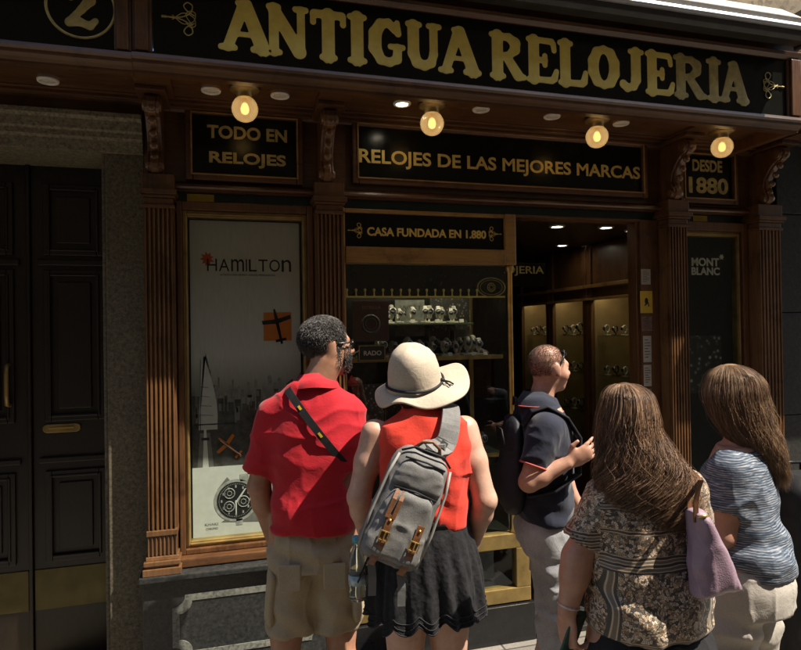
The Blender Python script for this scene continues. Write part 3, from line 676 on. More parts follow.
# pictures and cards inside the display window
def card(name, x0, y, z0, x1, z1, mt, label, cat, border=None, words=None, wm=None, wbox=None, bold=.01):
    t = empty(name, ((x0+x1)/2, y, z0), 0, label, cat); o_ = Matrix.Translation((-(x0+x1)/2, -y, -z0))
    MB().box((x0, y, z0), (x1, y+.006, z1)).build('card', mt, t, .001, xf=o_)
    if border: MB().frame(x0+.004, z0+.004, x1-.004, z1-.004, .003, y-.0015, .002).build('border', border, t, xf=o_)
    if words:
        q = MB()
        for wd, (a, c, d, e) in zip(words, wbox): write(q, wd, x0+a*(x1-x0), z0+c*(z1-z0), x0+d*(x1-x0), z0+e*(z1-z0), y-.0003, .0015, bold)
        q.build('lettering', wm, t, xf=o_)
    return t, o_
MAROON = plain('maroon_card', (.055, .018, .013), .4, 0, .4, 14); WHT = plain('white_lettering', (.62, .60, .55), .5, 0, .1, 30); GREY = plain('grey_card', (.13, .135, .12), .5, 0, .5, 26)
a, c = P(352, 301, .09), P(389, 341, .09)
t, o_ = card('display_card', a[0], .09, c[2], c[0], a[2], MAROON, 'dark maroon poster with faint watch ring in the display window', 'poster', None, ['ESTRELLA'], plain('rose_lettering', (.22, .14, .12), .5), [(.28, .80, .78, .88)])
q = MB(); q.ring(((a[0]+c[0])/2, .087, c[2]+.09), .045, .006, 30, 6); q.ring(((a[0]+c[0])/2, .087, c[2]+.09), .03, .003, 30, 6); q.build('watch_ring', STD, t, xf=o_)
a, c = P(358, 345, .08), P(386, 361, .08)
card('brand_plaque', a[0], .08, c[2], c[0], a[2], BLACK, 'small black plaque with gilt border and white letters in display window', 'plaque', GOLDT, ['RADO'], WHT, [(.2, .36, .84, .64)], .02)
a, c = P(395, 300, .3), P(425, 336, .3)
card('photo_card', a[0], .30, c[2], c[0], a[2], GREY, 'pale grey picture card behind the watches in display window', 'poster', None, ['WEST'], STD, [(.15, .7, .9, .85)])
m, nt, b = mat('flower_print'); v = coords(nt); vo = N(nt, 'ShaderNodeTexVoronoi'); vo.inputs['Scale'].default_value = 55; nt.links.new(v, vo.inputs['Vector'])
nt.links.new(ramp(nt, vo.outputs['Distance'], [(.12, (.30, .28, .25)), (.3, (.05, .045, .04)), (.6, (.015, .013, .012))]), b.inputs['Base Color']); FLOW = m
a, c = P(352, 385, .1), P(384, 428, .1)
card('photo_card', a[0], .10, c[2], c[0], a[2], FLOW, 'dark picture card speckled with pale flowers low in the display window', 'poster')
a, c = P(430, 298, .4), P(470, 330, .4)
card('photo_card', a[0], .40, c[2], c[0], a[2], FLOW, 'mottled dark picture card high behind the watches in the display window', 'poster')
for k in range(9):
    t = empty('price_card', (.80+.07*k+.02, .15, 1.534 if k % 2 else 1.718), random.uniform(-.2, .2), 'tiny white price card in front of the watches in the display window', 'price card', 'price cards in the display window')
    if .80+.07*k > 1.25: t.location.z = 1.534
    MB().prism([(-.013, 0, 0), (.013, 0, 0), (.013, .006, .018), (-.013, .006, .018)], (0, .0012, 0), 0).build('card', WHT, t)
for x0, x1, z0, z1, yy, mt_, lab in ((1.16, 1.30, 1.56, 1.69, .50, MAROON, 'small reddish card behind the upper shelf watches'), (1.31, 1.42, 1.60, 1.80, .46, GREY, 'upright grey card at the right of the upper shelf'), (.62, .78, 1.005, 1.2, .45, GREY, 'grey picture card low at the left of the display window'), (1.08, 1.3, 1.01, 1.25, .48, MAROON, 'broad reddish picture card on the lower shelf'), (.88, 1.02, 1.01, 1.3, .5, FLOW, 'speckled tall picture card on the lower shelf')):
    card('photo_card', x0, yy, z0, x1, z1, mt_, lab+' in the display window', 'poster', GOLDT)
# black sign deep in the room
a, c = P(500, 262, 1.3), P(546, 287, 1.3)
card('inner_sign', a[0]-.15, 1.3, c[2], c[0], a[2], BLKGL, 'black board with gold letters hanging inside behind the brass post', 'sign', None, ['RELOJERIA'], GOLDT, [(.05, .45, .97, .85)])
q = MB()

# ------------------------------------------------------------------ lamps
BULB = emit('filament', (1, .58, .2), 1.7)
m = bpy.data.materials.new('ribbed_globe_glass'); m.use_nodes = True; nt = m.node_tree; nt.nodes.clear()
o = N(nt, 'ShaderNodeOutputMaterial'); t = N(nt, 'ShaderNodeBsdfTransparent'); t.inputs[0].default_value = (1, .93, .78, 1); tl = N(nt, 'ShaderNodeBsdfTranslucent'); tl.inputs[0].default_value = (.85, .72, .5, 1)
df = N(nt, 'ShaderNodeBsdfDiffuse'); df.inputs[0].default_value = (.55, .48, .36, 1); a1 = N(nt, 'ShaderNodeMixShader'); a1.inputs[0].default_value = .4; nt.links.new(tl.outputs[0], a1.inputs[1]); nt.links.new(df.outputs[0], a1.inputs[2])
mx = N(nt, 'ShaderNodeMixShader'); mx.inputs[0].default_value = .55; nt.links.new(t.outputs[0], mx.inputs[1]); nt.links.new(a1.outputs[0], mx.inputs[2])
gl = N(nt, 'ShaderNodeBsdfGlossy'); gl.inputs['Roughness'].default_value = .15; fr = N(nt, 'ShaderNodeFresnel'); m2 = N(nt, 'ShaderNodeMixShader'); nt.links.new(fr.outputs[0], m2.inputs[0]); nt.links.new(mx.outputs[0], m2.inputs[1]); nt.links.new(gl.outputs[0], m2.inputs[2])
em = N(nt, 'ShaderNodeEmission'); em.inputs[0].default_value = (1, .70, .32, 1); em.inputs[1].default_value = .05; ad = N(nt, 'ShaderNodeAddShader'); nt.links.new(m2.outputs[0], ad.inputs[0]); nt.links.new(em.outputs[0], ad.inputs[1]); nt.links.new(ad.outputs[0], o.inputs[0])
GLOBE = m
lamp0 = empty('globe_lamp', (0, 0, 0)); lamp0['category'] = 'lamp'
q = MB(); q.lathe([(0, .09), (.062, .09), (.064, .082), (.05, .074), (.034, .066), (.036, .05), (.03, .044), (0, .044)], (0, 0, 0), 24); q.build('ceiling_plate', BRASSD, lamp0)
q = MB(); vs = []; n, k = 48, 14; prof = [(.034, .046), (.044, .036), (.0535, .018), (.056, .0), (.053, -.018), (.045, -.034), (.034, -.046), (.02, -.053), (.008, -.056)]
for r, h_ in prof:
    for i in range(n): rr = r*(1+.028*cos(i*2*pi/n*16)); vs.append((rr*cos(2*pi*i/n), rr*sin(2*pi*i/n), h_))
fs = [(i*n+j, i*n+(j+1) % n, (i+1)*n+(j+1) % n, (i+1)*n+j) for i in range(len(prof)-1) for j in range(n)]+[tuple((len(prof)-1)*n+j for j in range(n))]
q.add(vs, fs, True); q.build('glass_globe', GLOBE, lamp0)
q = MB(); q.lathe([(0, .045), (.011, .045), (.011, .028), (0, .028)], (0, 0, 0), 12); q.build('bulb_socket', BRASS, lamp0)
q = MB(); q.lathe([(0, .027), (.010, .024), (.016, .012), (.0185, -.002), (.016, -.015), (.009, -.022), (0, -.024)], (0, 0, 0), 14); q.build('bulb', BULB, lamp0)
pl = bpy.data.lights.new('lamp_light', 'POINT'); pl.energy = .09; pl.color = (1, .66, .3); pl.shadow_soft_size = .03
lps = [((.077, -.28, 2.655), 'lit glass globe lamp above the small sign of two lines at left'), ((.938, -.28, 2.657), 'lit glass globe lamp above the left part of the long middle sign'),
       ((1.831, -.28, 2.657), 'lit glass globe lamp above the right part of the long middle sign'), ((2.612, -.28, 2.655), 'lit glass globe lamp above the small sign with the year at right')]
for i, (l, lab) in enumerate(lps):
    t = lamp0 if i == 0 else copy_tree(lamp0); t.location = l; tag(t, lab, 'lamp', 'globe lamps under the soffit')
    lo_ = bpy.data.objects.new('lamp_light', pl); COL.objects.link(lo_); lo_.location = (0, 0, -.0); lo_.parent = t
RIM = plain('spot_rim_white', (.80, .77, .70), .45, 0, .08, 30); LENSO = plain('spot_lens_unlit', (.74, .68, .58), .3, 0, .1, 30); LENSL = emit('spot_lens_lit', (1, .88, .66), 15)
spots = [((48, 80), 0, 'unlit round soffit spotlight above the street door'), ((211, 90), 0, 'unlit round soffit spotlight left of the leftmost globe lamp'), ((280, 95), 0, 'unlit round soffit spotlight right of the leftmost globe lamp'), ((402, 103), 1, 'lit round soffit spotlight left of the second globe lamp'),
         ((481, 109), 0, 'unlit round soffit spotlight right of the second globe lamp'), ((552, 116), 0, 'unlit round soffit spotlight left of the third globe lamp'), ((621, 123), 0, 'unlit round soffit spotlight right of the third globe lamp')]
def downlight(x, y, z, r, lit, lab, grp):
    t = empty('recessed_spotlight', (x, y, z), 0, lab, 'spotlight', grp)
    q = MB(); q.lathe([(r*.66, -.002), (r*.7, -.009), (r*.95, -.008), (r, -.003), (r, 0)], (0, 0, 0), 24); q.build('trim_ring', RIM, t)
    q = MB(); q.lathe([(0, -.004), (r*.69, -.004), (r*.69, -.001), (0, -.001)], (0, 0, 0), 20); q.build('lens', LENSL if lit else LENSO, t)
for (x, y), lit, lab in spots:
    d = ray(x, y); p = CAM+d*((2.7525-CAM[2])/d[2]); downlight(p[0], p[1], 2.7522, .043, lit, lab, 'spotlights in the soffit')
for (x, y), lab in (((557, 226), 'small lit ceiling spotlight inside the shop, upper left one'), ((606, 227), 'bright lit ceiling spotlight inside the shop near the door head'), ((562, 245), 'lit ceiling spotlight inside the shop, lower left one'), ((588, 246), 'lit ceiling spotlight inside the shop, lower middle one'), ((632, 230), 'small lit ceiling spotlight inside the shop beside the jamb')):
    d = ray(x, y); p = CAM+d*((2.359-CAM[2])/d[2]); downlight(p[0], p[1], 2.359, .055, 1, lab, 'ceiling spotlights inside the shop')

# ------------------------------------------------------------------ signs
def flourish(q, c, s, y, flip=1):
    """a little calligraphic knot"""
    def put(pts, r): t_ = np.arange(len(pts)); tq = np.linspace(0, len(pts)-1, 6*len(pts)); pa = np.array(pts, float); q.tube([(c[0]+flip*a_*s, y, c[1]+b_*s) for a_, b_ in zip(cub(t_, pa[:, 0], tq), cub(t_, pa[:, 1], tq))], r*s, 5)
    put([(-1, 0), (-.2, .05), (.3, .3), (.45, .7), (.2, .9), (0, .7), (.15, .45), (.55, .2)], .035)
    put([(-1, 0), (-.2, -.05), (.3, -.3), (.45, -.7), (.2, -.9), (0, -.7), (.15, -.45), (.55, -.2)], .035)
    put([(-.6, .12), (0, -.3), (.5, -.1), (.6, .3), (.35, .45), (.1, .2), (.45, -.35)], .025); put([(-.6, -.12), (0, .3), (.5, .1), (.6, -.3), (.35, -.45), (.1, -.2)], .025)
    for k in range(3): q.ball((c[0]+flip*(-1.1+.08*k)*s, y, c[1]), .07*s, 8, 5)
YS = -.5
sg = empty('shop_sign', (1.27, YS, 2.70), 0, 'long black signboard with big chunky gold letters over the shop', 'sign')
O3 = Matrix.Translation((-1.27, -YS, -2.70))
MB().box((-.27, YS, 2.752), (2.82, YS+.02, 3.072)).build('panel', BLKGL, sg, xf=O3)
q = MB(); q.profx([(YS+.03, 2.7515), (YS-.012, 2.762), (YS-.03, 2.752), (YS-.034, 2.738), (YS-.022, 2.73), (YS-.022, 2.716), (YS-.006, 2.708), (YS+.012, 2.70), (YS+.012, 2.69), (YS+.05, 2.69)], -.345, 2.905)
q.profx([(YS+.03, 3.065), (YS-.012, 3.06), (YS-.03, 3.075), (YS-.034, 3.09), (YS-.02, 3.10), (YS-.02, 3.135), (YS-.04, 3.15), (YS-.055, 3.17), (YS-.055, 3.19), (YS+.05, 3.19)], -.345, 2.905)
q.build('frame_rail', WOOD, sg, xf=O3)
for x0, x1 in ((-.345, -.274), (2.818, 2.905)):
    q = MB(); q.box((x0, YS-.012, 2.7635), (x1, YS+.03, 3.0585)); q.box((x0+.012, YS-.026, 2.7637), (x1-.012, YS-.0122, 3.0583)); q.build('frame_stile', WOODV, sg, .004, xf=O3)
q = MB(); q.box((2.86, -.448, 2.69), (2.904, .0, 3.19)); q.build('side_return', WOODV, sg, .004, xf=O3)
q = MB(); q.box((-.345, -.46, 3.1905), (2.93, .0, 3.215)); q.build('sign_roof', WOOD, sg, .003, xf=O3)
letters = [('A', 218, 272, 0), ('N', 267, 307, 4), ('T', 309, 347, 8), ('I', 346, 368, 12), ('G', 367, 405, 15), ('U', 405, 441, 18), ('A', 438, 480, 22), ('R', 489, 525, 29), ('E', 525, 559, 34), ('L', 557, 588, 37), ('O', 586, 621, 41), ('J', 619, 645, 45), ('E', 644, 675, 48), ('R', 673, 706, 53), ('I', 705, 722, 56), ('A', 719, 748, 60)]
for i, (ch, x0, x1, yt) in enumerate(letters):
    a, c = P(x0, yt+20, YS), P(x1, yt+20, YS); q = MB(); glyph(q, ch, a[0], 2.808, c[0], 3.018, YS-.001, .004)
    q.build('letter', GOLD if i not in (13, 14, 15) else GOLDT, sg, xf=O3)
q = MB(); a = P(184, 19, YS); flourish(q, (a[0], a[2]), .072, YS-.004); q.build('flourish', GOLDT, sg, xf=O3)
q = MB(); a = P(770, 86, YS); flourish(q, (a[0], a[2]), .075, YS-.004, -1); q.build('flourish', GOLDT, sg, xf=O3)
s2 = empty('number_sign', (-1.0, YS, 2.70), 0, 'black sign panel with gold numeral in a gold ring above the street door', 'sign'); O3 = Matrix.Translation((1.0, -YS, -2.70))
MB().box((-1.60, YS, 2.745), (-.41, YS+.02, 3.072)).build('panel', BLKGL, s2, xf=O3)
q = MB(); q.profx([(YS+.03, 2.7475), (YS-.012, 2.757), (YS-.03, 2.748), (YS-.034, 2.734), (YS-.022, 2.726), (YS-.022, 2.712), (YS-.006, 2.704), (YS+.012, 2.696), (YS+.012, 2.686), (YS+.05, 2.686)], -1.62, -.3455)
q.profx([(YS+.03, 3.065), (YS-.012, 3.06), (YS-.03, 3.075), (YS-.034, 3.09), (YS-.02, 3.10), (YS-.02, 3.135), (YS-.055, 3.17), (YS-.055, 3.19), (YS+.05, 3.19)], -1.62, -.3455); q.build('frame_rail', WOOD, s2, xf=O3)
q = MB(); q.box((-.408, YS-.012, 2.7585), (-.346, YS+.03, 3.0585)); q.box((-.398, YS-.024, 2.7587), (-.356, YS-.0122, 3.0583)); q.build('frame_stile', WOODV, s2, .004, xf=O3)
a = P(81, 7, YS); r_ = .118
q = MB(); q.ring((a[0], YS-.003, a[2]), r_, .0055, 56, 6); q.build('ring', GOLDT, s2, xf=O3)
q = MB(); glyph(q, '2', a[0]-.062, a[2]-.083, a[0]+.062, a[2]+.09, YS-.001, .004); q.build('numeral', GOLDT, s2, xf=O3)
MB().box((-1.62, -.46, 3.1905), (-.3455, 0, 3.215)).build('sign_roof', WOOD, s2, .003, xf=O3)

def small_sign(x0, x1, z0, z1, lines, label, y=.0, wm=GOLDP, fr=True, bold=.012, mt=BLKGL, fm=None):
    t = empty('small_sign', ((x0+x1)/2, y, z0), 0, label, 'sign'); o_ = Matrix.Translation((-(x0+x1)/2, -y, -z0))
    MB().box((x0, y, z0), (x1, y+.0195, z1)).build('panel', mt, t, xf=o_)
    if fr:
        q = MB(); q.frame(x0-.032, z0-.032, x1+.032, z1+.032, .0318, y-.02, .039); q.build('frame', WOOD, t, .006, xf=o_)
        q = MB(); q.frame(x0-.008, z0-.008, x1+.008, z1+.008, .0078, y-.027, .0068); q.build('gilt_bead', fm or GOLDW, t, .002, xf=o_)
    for s_, a, c, d, e in lines:
        q = MB(); p0, p1 = P(a, c, y), P(d, e, y); write(q, s_, p0[0], p1[2], p1[0], p0[2], y-.0004, .0025, bold); q.build('lettering', wm, t, xf=o_)
    return t, o_
small_sign(-.157, .327, 2.43, 2.712, [('TODO EN', 207, 124.5, 287, 143), ('RELOJES', 209, 151, 286, 170)], 'small black sign with two lines of gold letters left of the brackets', 0, GOLDT, True, .03)
t, o_ = small_sign(.636, 2.304, 2.452, 2.72, [('RELOJES DE LAS MEJORES MARCAS', 358.8, 148.5, 640, 183)], 'long narrow black sign with one line of gold letters below the big one', 0, GOLDP, True, .02)
small_sign(2.592, 2.945, 2.437, 2.695, [('DESDE', 692, 159, 722, 173), ('1880', 688.5, 176.5, 728, 195)], 'small black sign with a gold year at the right end of the shop', 0, GOLDT, True, .03)
t, o_ = small_sign(.566, 1.4395, 2.1055, 2.276, [('CASA FUNDADA EN 1.880', 367, 227, 486, 239)], 'narrow black sign framed in brass over the display window', .02, GOLDP, False, .03)
q = MB()
a = P(357, 230.5, .02); flourish(q, (a[0], a[2]), .042, .017); q.build('flourish', GOLDP, t, xf=o_); q = MB(); a = P(493, 234, .02); flourish(q, (a[0], a[2]), .042, .017, -1); q.build('flourish', GOLDP, t, xf=o_)
# yellow labels on the shutter boxes
for (x0, x1, y_), lab in (((187, 214, 197), 'yellow label stuck on the shutter box above the left poster'), ((693, 707, 217), 'yellow label stuck on the shutter box above the dark poster')):
    a, c = P(x0, y_, .028), P(x1, y_, .028); tag(box_obj('yellow_label', (a[0], .0262, 2.305), (c[0], .0295, 2.340), YEL), lab, 'label', 'yellow shutter labels')
# stickers on the door jamb
def sticker(x0, y0, x1, y1, mt, lab, extra=None):
    yj = -.001; a, c = P(x0, y0, yj), P(x1, y1, yj); t = empty('sticker', ((a[0]+c[0])/2, yj, c[2]), 0, lab, 'sticker', 'stickers on the door jamb'); o_ = Matrix.Translation((-(a[0]+c[0])/2, -yj, -c[2]))
    MB().box((a[0], yj-.0015, c[2]), (c[0], yj, a[2])).build('paper', mt, t, xf=o_)
    if extra: q = MB(); extra(q, a, c, yj-.0016); q.build('print', BLACK, t, xf=o_)
PAPER = plain('sticker_paper', (.42, .39, .33), .6, 0, .1, 40); YPAP = plain('yellow_sticker', (.62, .40, .04), .5, 0, .1, 40)
def bars(q, a, c, y):
    w_ = c[0]-a[0]; h_ = a[2]-c[2]
    for k in range(7): q.box((a[0]+w_*.15, y-.0008, a[2]-h_*(.14+.11*k)), (a[0]+w_*(.82 if k % 3 else .6), y, a[2]-h_*(.11+.11*k)-h_*.055))
def emblem(q, a, c, y):
    x, z = (a[0]+c[0])/2, (a[2]+c[2])/2; q.ball((x, y, z+.005), (.012, .001, .02), 10, 6); q.tube([(x-.014, y, z-.02), (x+.012, y, z-.004), (x+.015, y, z-.026)], .004, 6)
sticker(641, 269, 650.5, 284.5, PAPER, 'small pale printed sticker at the top of the door jamb', bars)
sticker(640, 291, 652.5, 313, YPAP, 'yellow sticker with black emblem on the door jamb', emblem)
sticker(641.5, 316.5, 652, 331, plain('pink_sticker', (.18, .11, .09), .5, 0, .5, 90), 'dull pinkish worn sticker under the yellow one', bars)
sticker(643, 336, 651.5, 362, PAPER, 'tall pale sticker on the door jamb, upper of two', bars)
sticker(643.5, 365, 651.5, 386, PAPER, 'tall pale sticker on the door jamb, lower of two', bars)
sticker(644, 389, 651.5, 400, plain('grey_sticker', (.2, .19, .17), .6, 0, .3, 90), 'small greyish sticker lowest on the door jamb', bars)

# ------------------------------------------------------------------ posters
def paint(name, c, v=.06): return plain(name, c, .55, 0, v, 25, spec=.2)
PW = paint('poster_white', (.72, .71, .69)); PK = paint('poster_black', (.02, .02, .022)); PO = paint('poster_orange', (.62, .17, .03)); PD_ = paint('poster_dark_grey', (.045, .042, .04), .4); PBK = paint('poster_near_black', (.012, .012, .012), .3); PM = paint('poster_mid_grey', (.20, .19, .185), .25)
m, nt, b = mat('poster_paper'); tc = coords(nt); sx = N(nt, 'ShaderNodeSeparateXYZ'); nt.links.new(tc, sx.inputs[0])
nz = noise(nt, coords(nt, (30, 1, 4)), 3, 5)
hz = mth(nt, 'MULTIPLY_ADD', sx.outputs[2], .66, .0); city = ramp(nt, hz, [(.18, (.05, .046, .043)), (.36, (.06, .055, .05)), (.44, (.17, .155, .145)), (.58, (.62, .575, .54)), (.98, (.55, .51, .49))])
nt.links.new(mix(nt, .35, city, ramp(nt, nz, [(.3, (.75,)*3), (.7, (1.1,)*3)]), 'MULTIPLY'), b.inputs['Base Color']); b.inputs['Roughness'].default_value = .5; PAPERP = m
YP = .06
po = empty('watch_poster', (.08, YP, .69), 0, 'tall grey watch poster with tower, city skyline and white watch panel', 'poster'); O3 = Matrix.Translation((-.08, -YP, -.69))
def pt(x, y): p = P(x, y, YP); return p[0], p[2]
MB().box((-.178, YP, .69), (.342, YP+.004, 2.222)).build('sheet', PAPERP, po, xf=O3)
# printed skyline
q = MB(); rnd = random.Random(3); x = -.176
while x < .338:
    w_ = rnd.uniform(.012, .03); h_ = rnd.choice([.01, .02, .035, .05, .09])*rnd.uniform(.7, 1.2)
    q.box((x, YP-.0008, 1.22), (min(x+w_, .34), YP, 1.31+h_)); x += w_*rnd.uniform(.9, 1.3)
q.box((-.176, YP-.0007, 1.03), (.34, YP, 1.30)); q.build('skyline', paint('poster_skyline_near', (.085, .08, .077), .5), po, xf=O3)
q = MB(); rnd = random.Random(5); x = -.176
while x < .338:
    w_ = rnd.uniform(.008, .022); h_ = rnd.uniform(.05, .12)*rnd.choice([1, 1, 1.3, 1.7])
    q.plate([(x, 1.25), (min(x+w_, .34), 1.25), (min(x+w_, .34), 1.31+h_), (x+w_*.5, 1.318+h_), (x, 1.31+h_)], YP-.0004, .0004); x += w_*rnd.uniform(1.0, 1.6)
q.build('far_skyline', paint('poster_skyline_far', (.26, .245, .235), .3), po, xf=O3)
q = MB(); rnd = random.Random(8); x = -.10
for k in range(34):
    x = rnd.uniform(-.17, .33); z = rnd.uniform(1.22, 1.42); w_ = rnd.uniform(.006, .02); q.box((x, YP-.0013, z), (x+w_, YP-.0009, z+rnd.uniform(.01, .07)))
q.build('lit_facade', PM, po, xf=O3)
ax, az = pt(206, 338); bx, bz = pt(204, 463)
q = MB(); arc = [(bx+.004+.062*sin(pi*.5*min(1, 1.15*t_))*(1 if t_ < .9 else .97), az-.08-(az-.08-1.215)*t_) for t_ in np.linspace(0, 1, 12)]
q.plate([(bx-.022, 1.215), (bx-.018, 1.33), (bx-.006, az-.12), (ax-.002, az-.08), (ax-.001, az), (ax+.001, az), (ax+.003, az-.08)]+arc, YP-.0018, .0005); q.build('sail_tower', paint('poster_tower', (.60, .57, .55)), po, xf=O3)
q = MB(); q.plate([(bx-.012, az-.10), (bx-.009, az-.10), (bx-.012, 1.215), (bx-.017, 1.215)], YP-.0022, .0004)
for k in range(5): q.plate([(bx-.012, 1.24+.045*k), (bx+.055-.008*k, 1.236+.045*k), (bx+.055-.008*k, 1.239+.045*k), (bx-.012, 1.244+.045*k)], YP-.0022, .0004)
q.build('tower_ribs', PM, po, xf=O3)
q = MB(); q.plate([(bx-.03, 1.03), (bx+.045, 1.03), (bx+.03, 1.20), (bx-.016, 1.20)], YP-.0015, .0005); q.build('tower_base', PM, po, xf=O3)
q = MB(); q.plate([(bx-.006, 1.03), (bx+.022, 1.03), (bx+.012, 1.22), (bx+.002, 1.22)], YP-.0024, .0005); q.build('mast', PW, po, xf=O3)
q = MB(); q.box((-.17, YP-.0025, 1.238), (.02, YP-.0019, 1.244)); q.box((bx-.01, YP-.0027, 1.165), (bx+.026, YP-.0021, 1.178)); q.build('yard', PD_, po, xf=O3)
q = MB(); q.box((-.178, YP-.003, .69), (.342, YP-.0022, 1.036)); q.build('white_panel', PW, po, xf=O3)
# brand words with the red burst
x0, z0 = pt(207, 271); x1, z1 = pt(291, 260); q = MB(); n = len('HAMILTON'); ws = [1, 1.05, 1.3, .13, .8, .95, 1.1, 1]; tot = sum(ws)+.18*7; cx = x0
for ch, w_ in zip('HAmILTOn', ws):
    e = (x1-x0)*w_/tot; write(q, ch, cx, z0, cx+e, z1, YP-.0002, .001, .0); cx += e+(x1-x0)*.18/tot
write(q, 'AMERICAN SPIRIT SWISS PRECISION', x0+.06, z0-.021, x1-.08, z0-.014, YP-.0002, .001); q.build('lettering', PK, po, xf=O3)
q = MB(); cx, cz = pt(207, 259); q.prism([(cx+(.034 if k % 2 else .022)*cos(k*pi/9)*(.8+.3*((k*7) % 5)/5), YP-.0006, cz+(.036 if k % 2 else .022)*sin(k*pi/9)) for k in range(18)], (0, .0004, 0), 0); q.build('red_burst', paint('poster_red', (.50, .07, .03)), po, xf=O3)
def plane_shape(q, c, s, ang, y):
    def r(p): return (c[0]+s*(p[0]*cos(ang)-p[1]*sin(ang)), c[1]+s*(p[0]*sin(ang)+p[1]*cos(ang)))
    for poly in ([(-.06, -1), (.06, -1), (.1, .5), (.05, 1), (-.05, 1), (-.1, .5)], [(-.8, .28), (-.8, .5), (0, .42), (.8, .5), (.8, .28), (0, .16)], [(-.3, -.85), (-.3, -.7), (.3, -.7), (.3, -.85)]):
        q.plate([r(p) for p in poly], y, .0005)
cx, cz = pt(278, 326.5); q = MB(); q.box((cx-.070, YP-.0012, cz-.07), (cx+.066, YP-.0004, cz+.07)); q.build('orange_square', PO, po, xf=O3)
q = MB(); plane_shape(q, (cx, cz), .088, R_(12), YP-.0022); q.build('plane_silhouette', PK, po, xf=O3)
cx, cz = pt(230, 447); q = MB(); plane_shape(q, (cx, cz), .07, R_(48), YP-.0046); q.build('orange_plane', paint('plane_orange', (.72, .20, .03)), po, xf=O3)
q = MB(); q.tube([(cx-.045, YP-.0047, cz+.035), (cx+.05, YP-.0047, cz-.04)], .007, 6, True, .2); q.build('plane_body', PW, po, xf=O3)
# printed chronograph
cx, cz = pt(236, 500)
def disc(q, x, z, r, y, n=40): q.lathe([(0, y), (r, y), (r, y+.0003), (0, y+.0003)], (x, 0, z), n, 'y', False)
q = MB(); q.plate([(cx-.10, cz-.03), (cx-.085, cz+.06), (cx-.04, cz+.115), (cx-.02, cz+.09), (cx-.06, cz+.05), (cx-.075, cz-.02)], YP-.0036, .0004); q.plate([(cx-.07, cz-.10), (cx+.13, cz-.115), (cx+.11, cz-.05), (cx-.02, cz-.07)][::-1], YP-.0036, .0004); q.build('strap_print', PM, po, xf=O3)
q = MB(); disc(q, cx, cz, .102, YP-.0042); q.box((cx+.02, YP-.0042, cz+.09), (cx+.06, YP-.0038, cz+.125)); q.box((cx+.095, YP-.0042, cz-.01), (cx+.115, YP-.0038, cz+.02)); q.box((cx+.08, YP-.0042, cz+.05), (cx+.105, YP-.0038, cz+.075)); q.box((cx+.0, YP-.0042, cz-.12), (cx+.03, YP-.0038, cz-.09)); q.build('case_print', paint('poster_steel', (.40, .39, .385), .5), po, xf=O3)
q = MB(); disc(q, cx, cz, .089, YP-.0047); q.build('dial_print', PK, po, xf=O3)
q = MB()
for dx, dz, r in ((-.03, .035, .024), (-.032, -.028, .024), (.035, -.008, .026)): q.ring((cx+dx, YP-.005, cz+dz), r, .0022, 24, 5); q.ring((cx+dx, YP-.005, cz+dz), r*.45, .0013, 14, 4)
for k in range(60): a = k*pi/30; q.box((cx+.079*sin(a)-.001, YP-.0053, cz+.079*cos(a)-(.0035 if k % 5 else .007)*.5), (cx+.079*sin(a)+.0012, YP-.0048, cz+.079*cos(a)+.003))
for k in range(12):
    a = k*pi/6; q.box((cx+.067*sin(a)-.0035, YP-.0053, cz+.067*cos(a)-.006), (cx+.067*sin(a)+.0035, YP-.0048, cz+.067*cos(a)+.006))
for dx, dz in ((-.03, .035), (-.032, -.028), (.035, -.008)):
    for k in range(8): a = k*pi/4; q.box((cx+dx+.018*sin(a)-.001, YP-.0054, cz+dz+.018*cos(a)-.001), (cx+dx+.018*sin(a)+.001, YP-.0048, cz+dz+.018*cos(a)+.001))
q.build('subdial_print', paint('poster_pale_grey', (.42, .41, .40), .2), po, xf=O3)
q = MB(); q.plate([(cx-.006, cz-.012), (cx+.04, cz+.052), (cx+.05, cz+.056), (cx+.008, cz-.01)][::-1], YP-.0056, .0004); q.plate([(cx-.004, cz), (cx+.004, cz), (cx+.003, cz-.065), (cx-.002, cz-.065)][::-1], YP-.0058, .0004); q.build('hands_print', PW, po, xf=O3)
q = MB(); x0, z0 = pt(205, 526); write(q, 'KHAKI', x0, z0, x0+.06, z0+.012, YP-.0031, .0006); write(q, 'CHRONO', x0+.005, z0-.02, x0+.06, z0-.01, YP-.0031, .0006); q.build('caption', PM, po, xf=O3)

bp = empty('dark_poster', (2.79, YP, .70), 0, 'tall black poster with small white letters in the right window', 'poster'); O3 = Matrix.Translation((-2.79, -YP, -.70))
MB().box((2.59, YP, .70), (2.995, YP+.004, 2.225)).build('sheet', PBK, bp, xf=O3)
q = MB(); a, c = pt(691.5, 266), pt(719, 258.5); write(q, 'MONT', a[0], a[1], c[0], c[1]+.002, YP-.0002, .001, .035); a, c = pt(691.5, 275), pt(719.5, 267.5); write(q, 'BLANC', a[0], a[1], c[0], c[1], YP-.0002, .001, .035); q.build('lettering', PW, bp, xf=O3)
q = MB(); cx, cz = pt(721.5, 257); n = 48; q.prism([(cx+.014*(1+.28*cos(6*k*2*pi/n))*cos(2*pi*k/n), YP-.0012, cz+.014*(1+.28*cos(6*k*2*pi/n))*sin(2*pi*k/n)) for k in range(n)], (0, .0008, 0), 0); q.build('star_emblem', PW, bp, xf=O3)
m, nt, b = mat('pen_photo_print'); v = coords(nt); vo = N(nt, 'ShaderNodeTexVoronoi'); vo.inputs['Scale'].default_value = 26; nt.links.new(v, vo.inputs['Vector'])
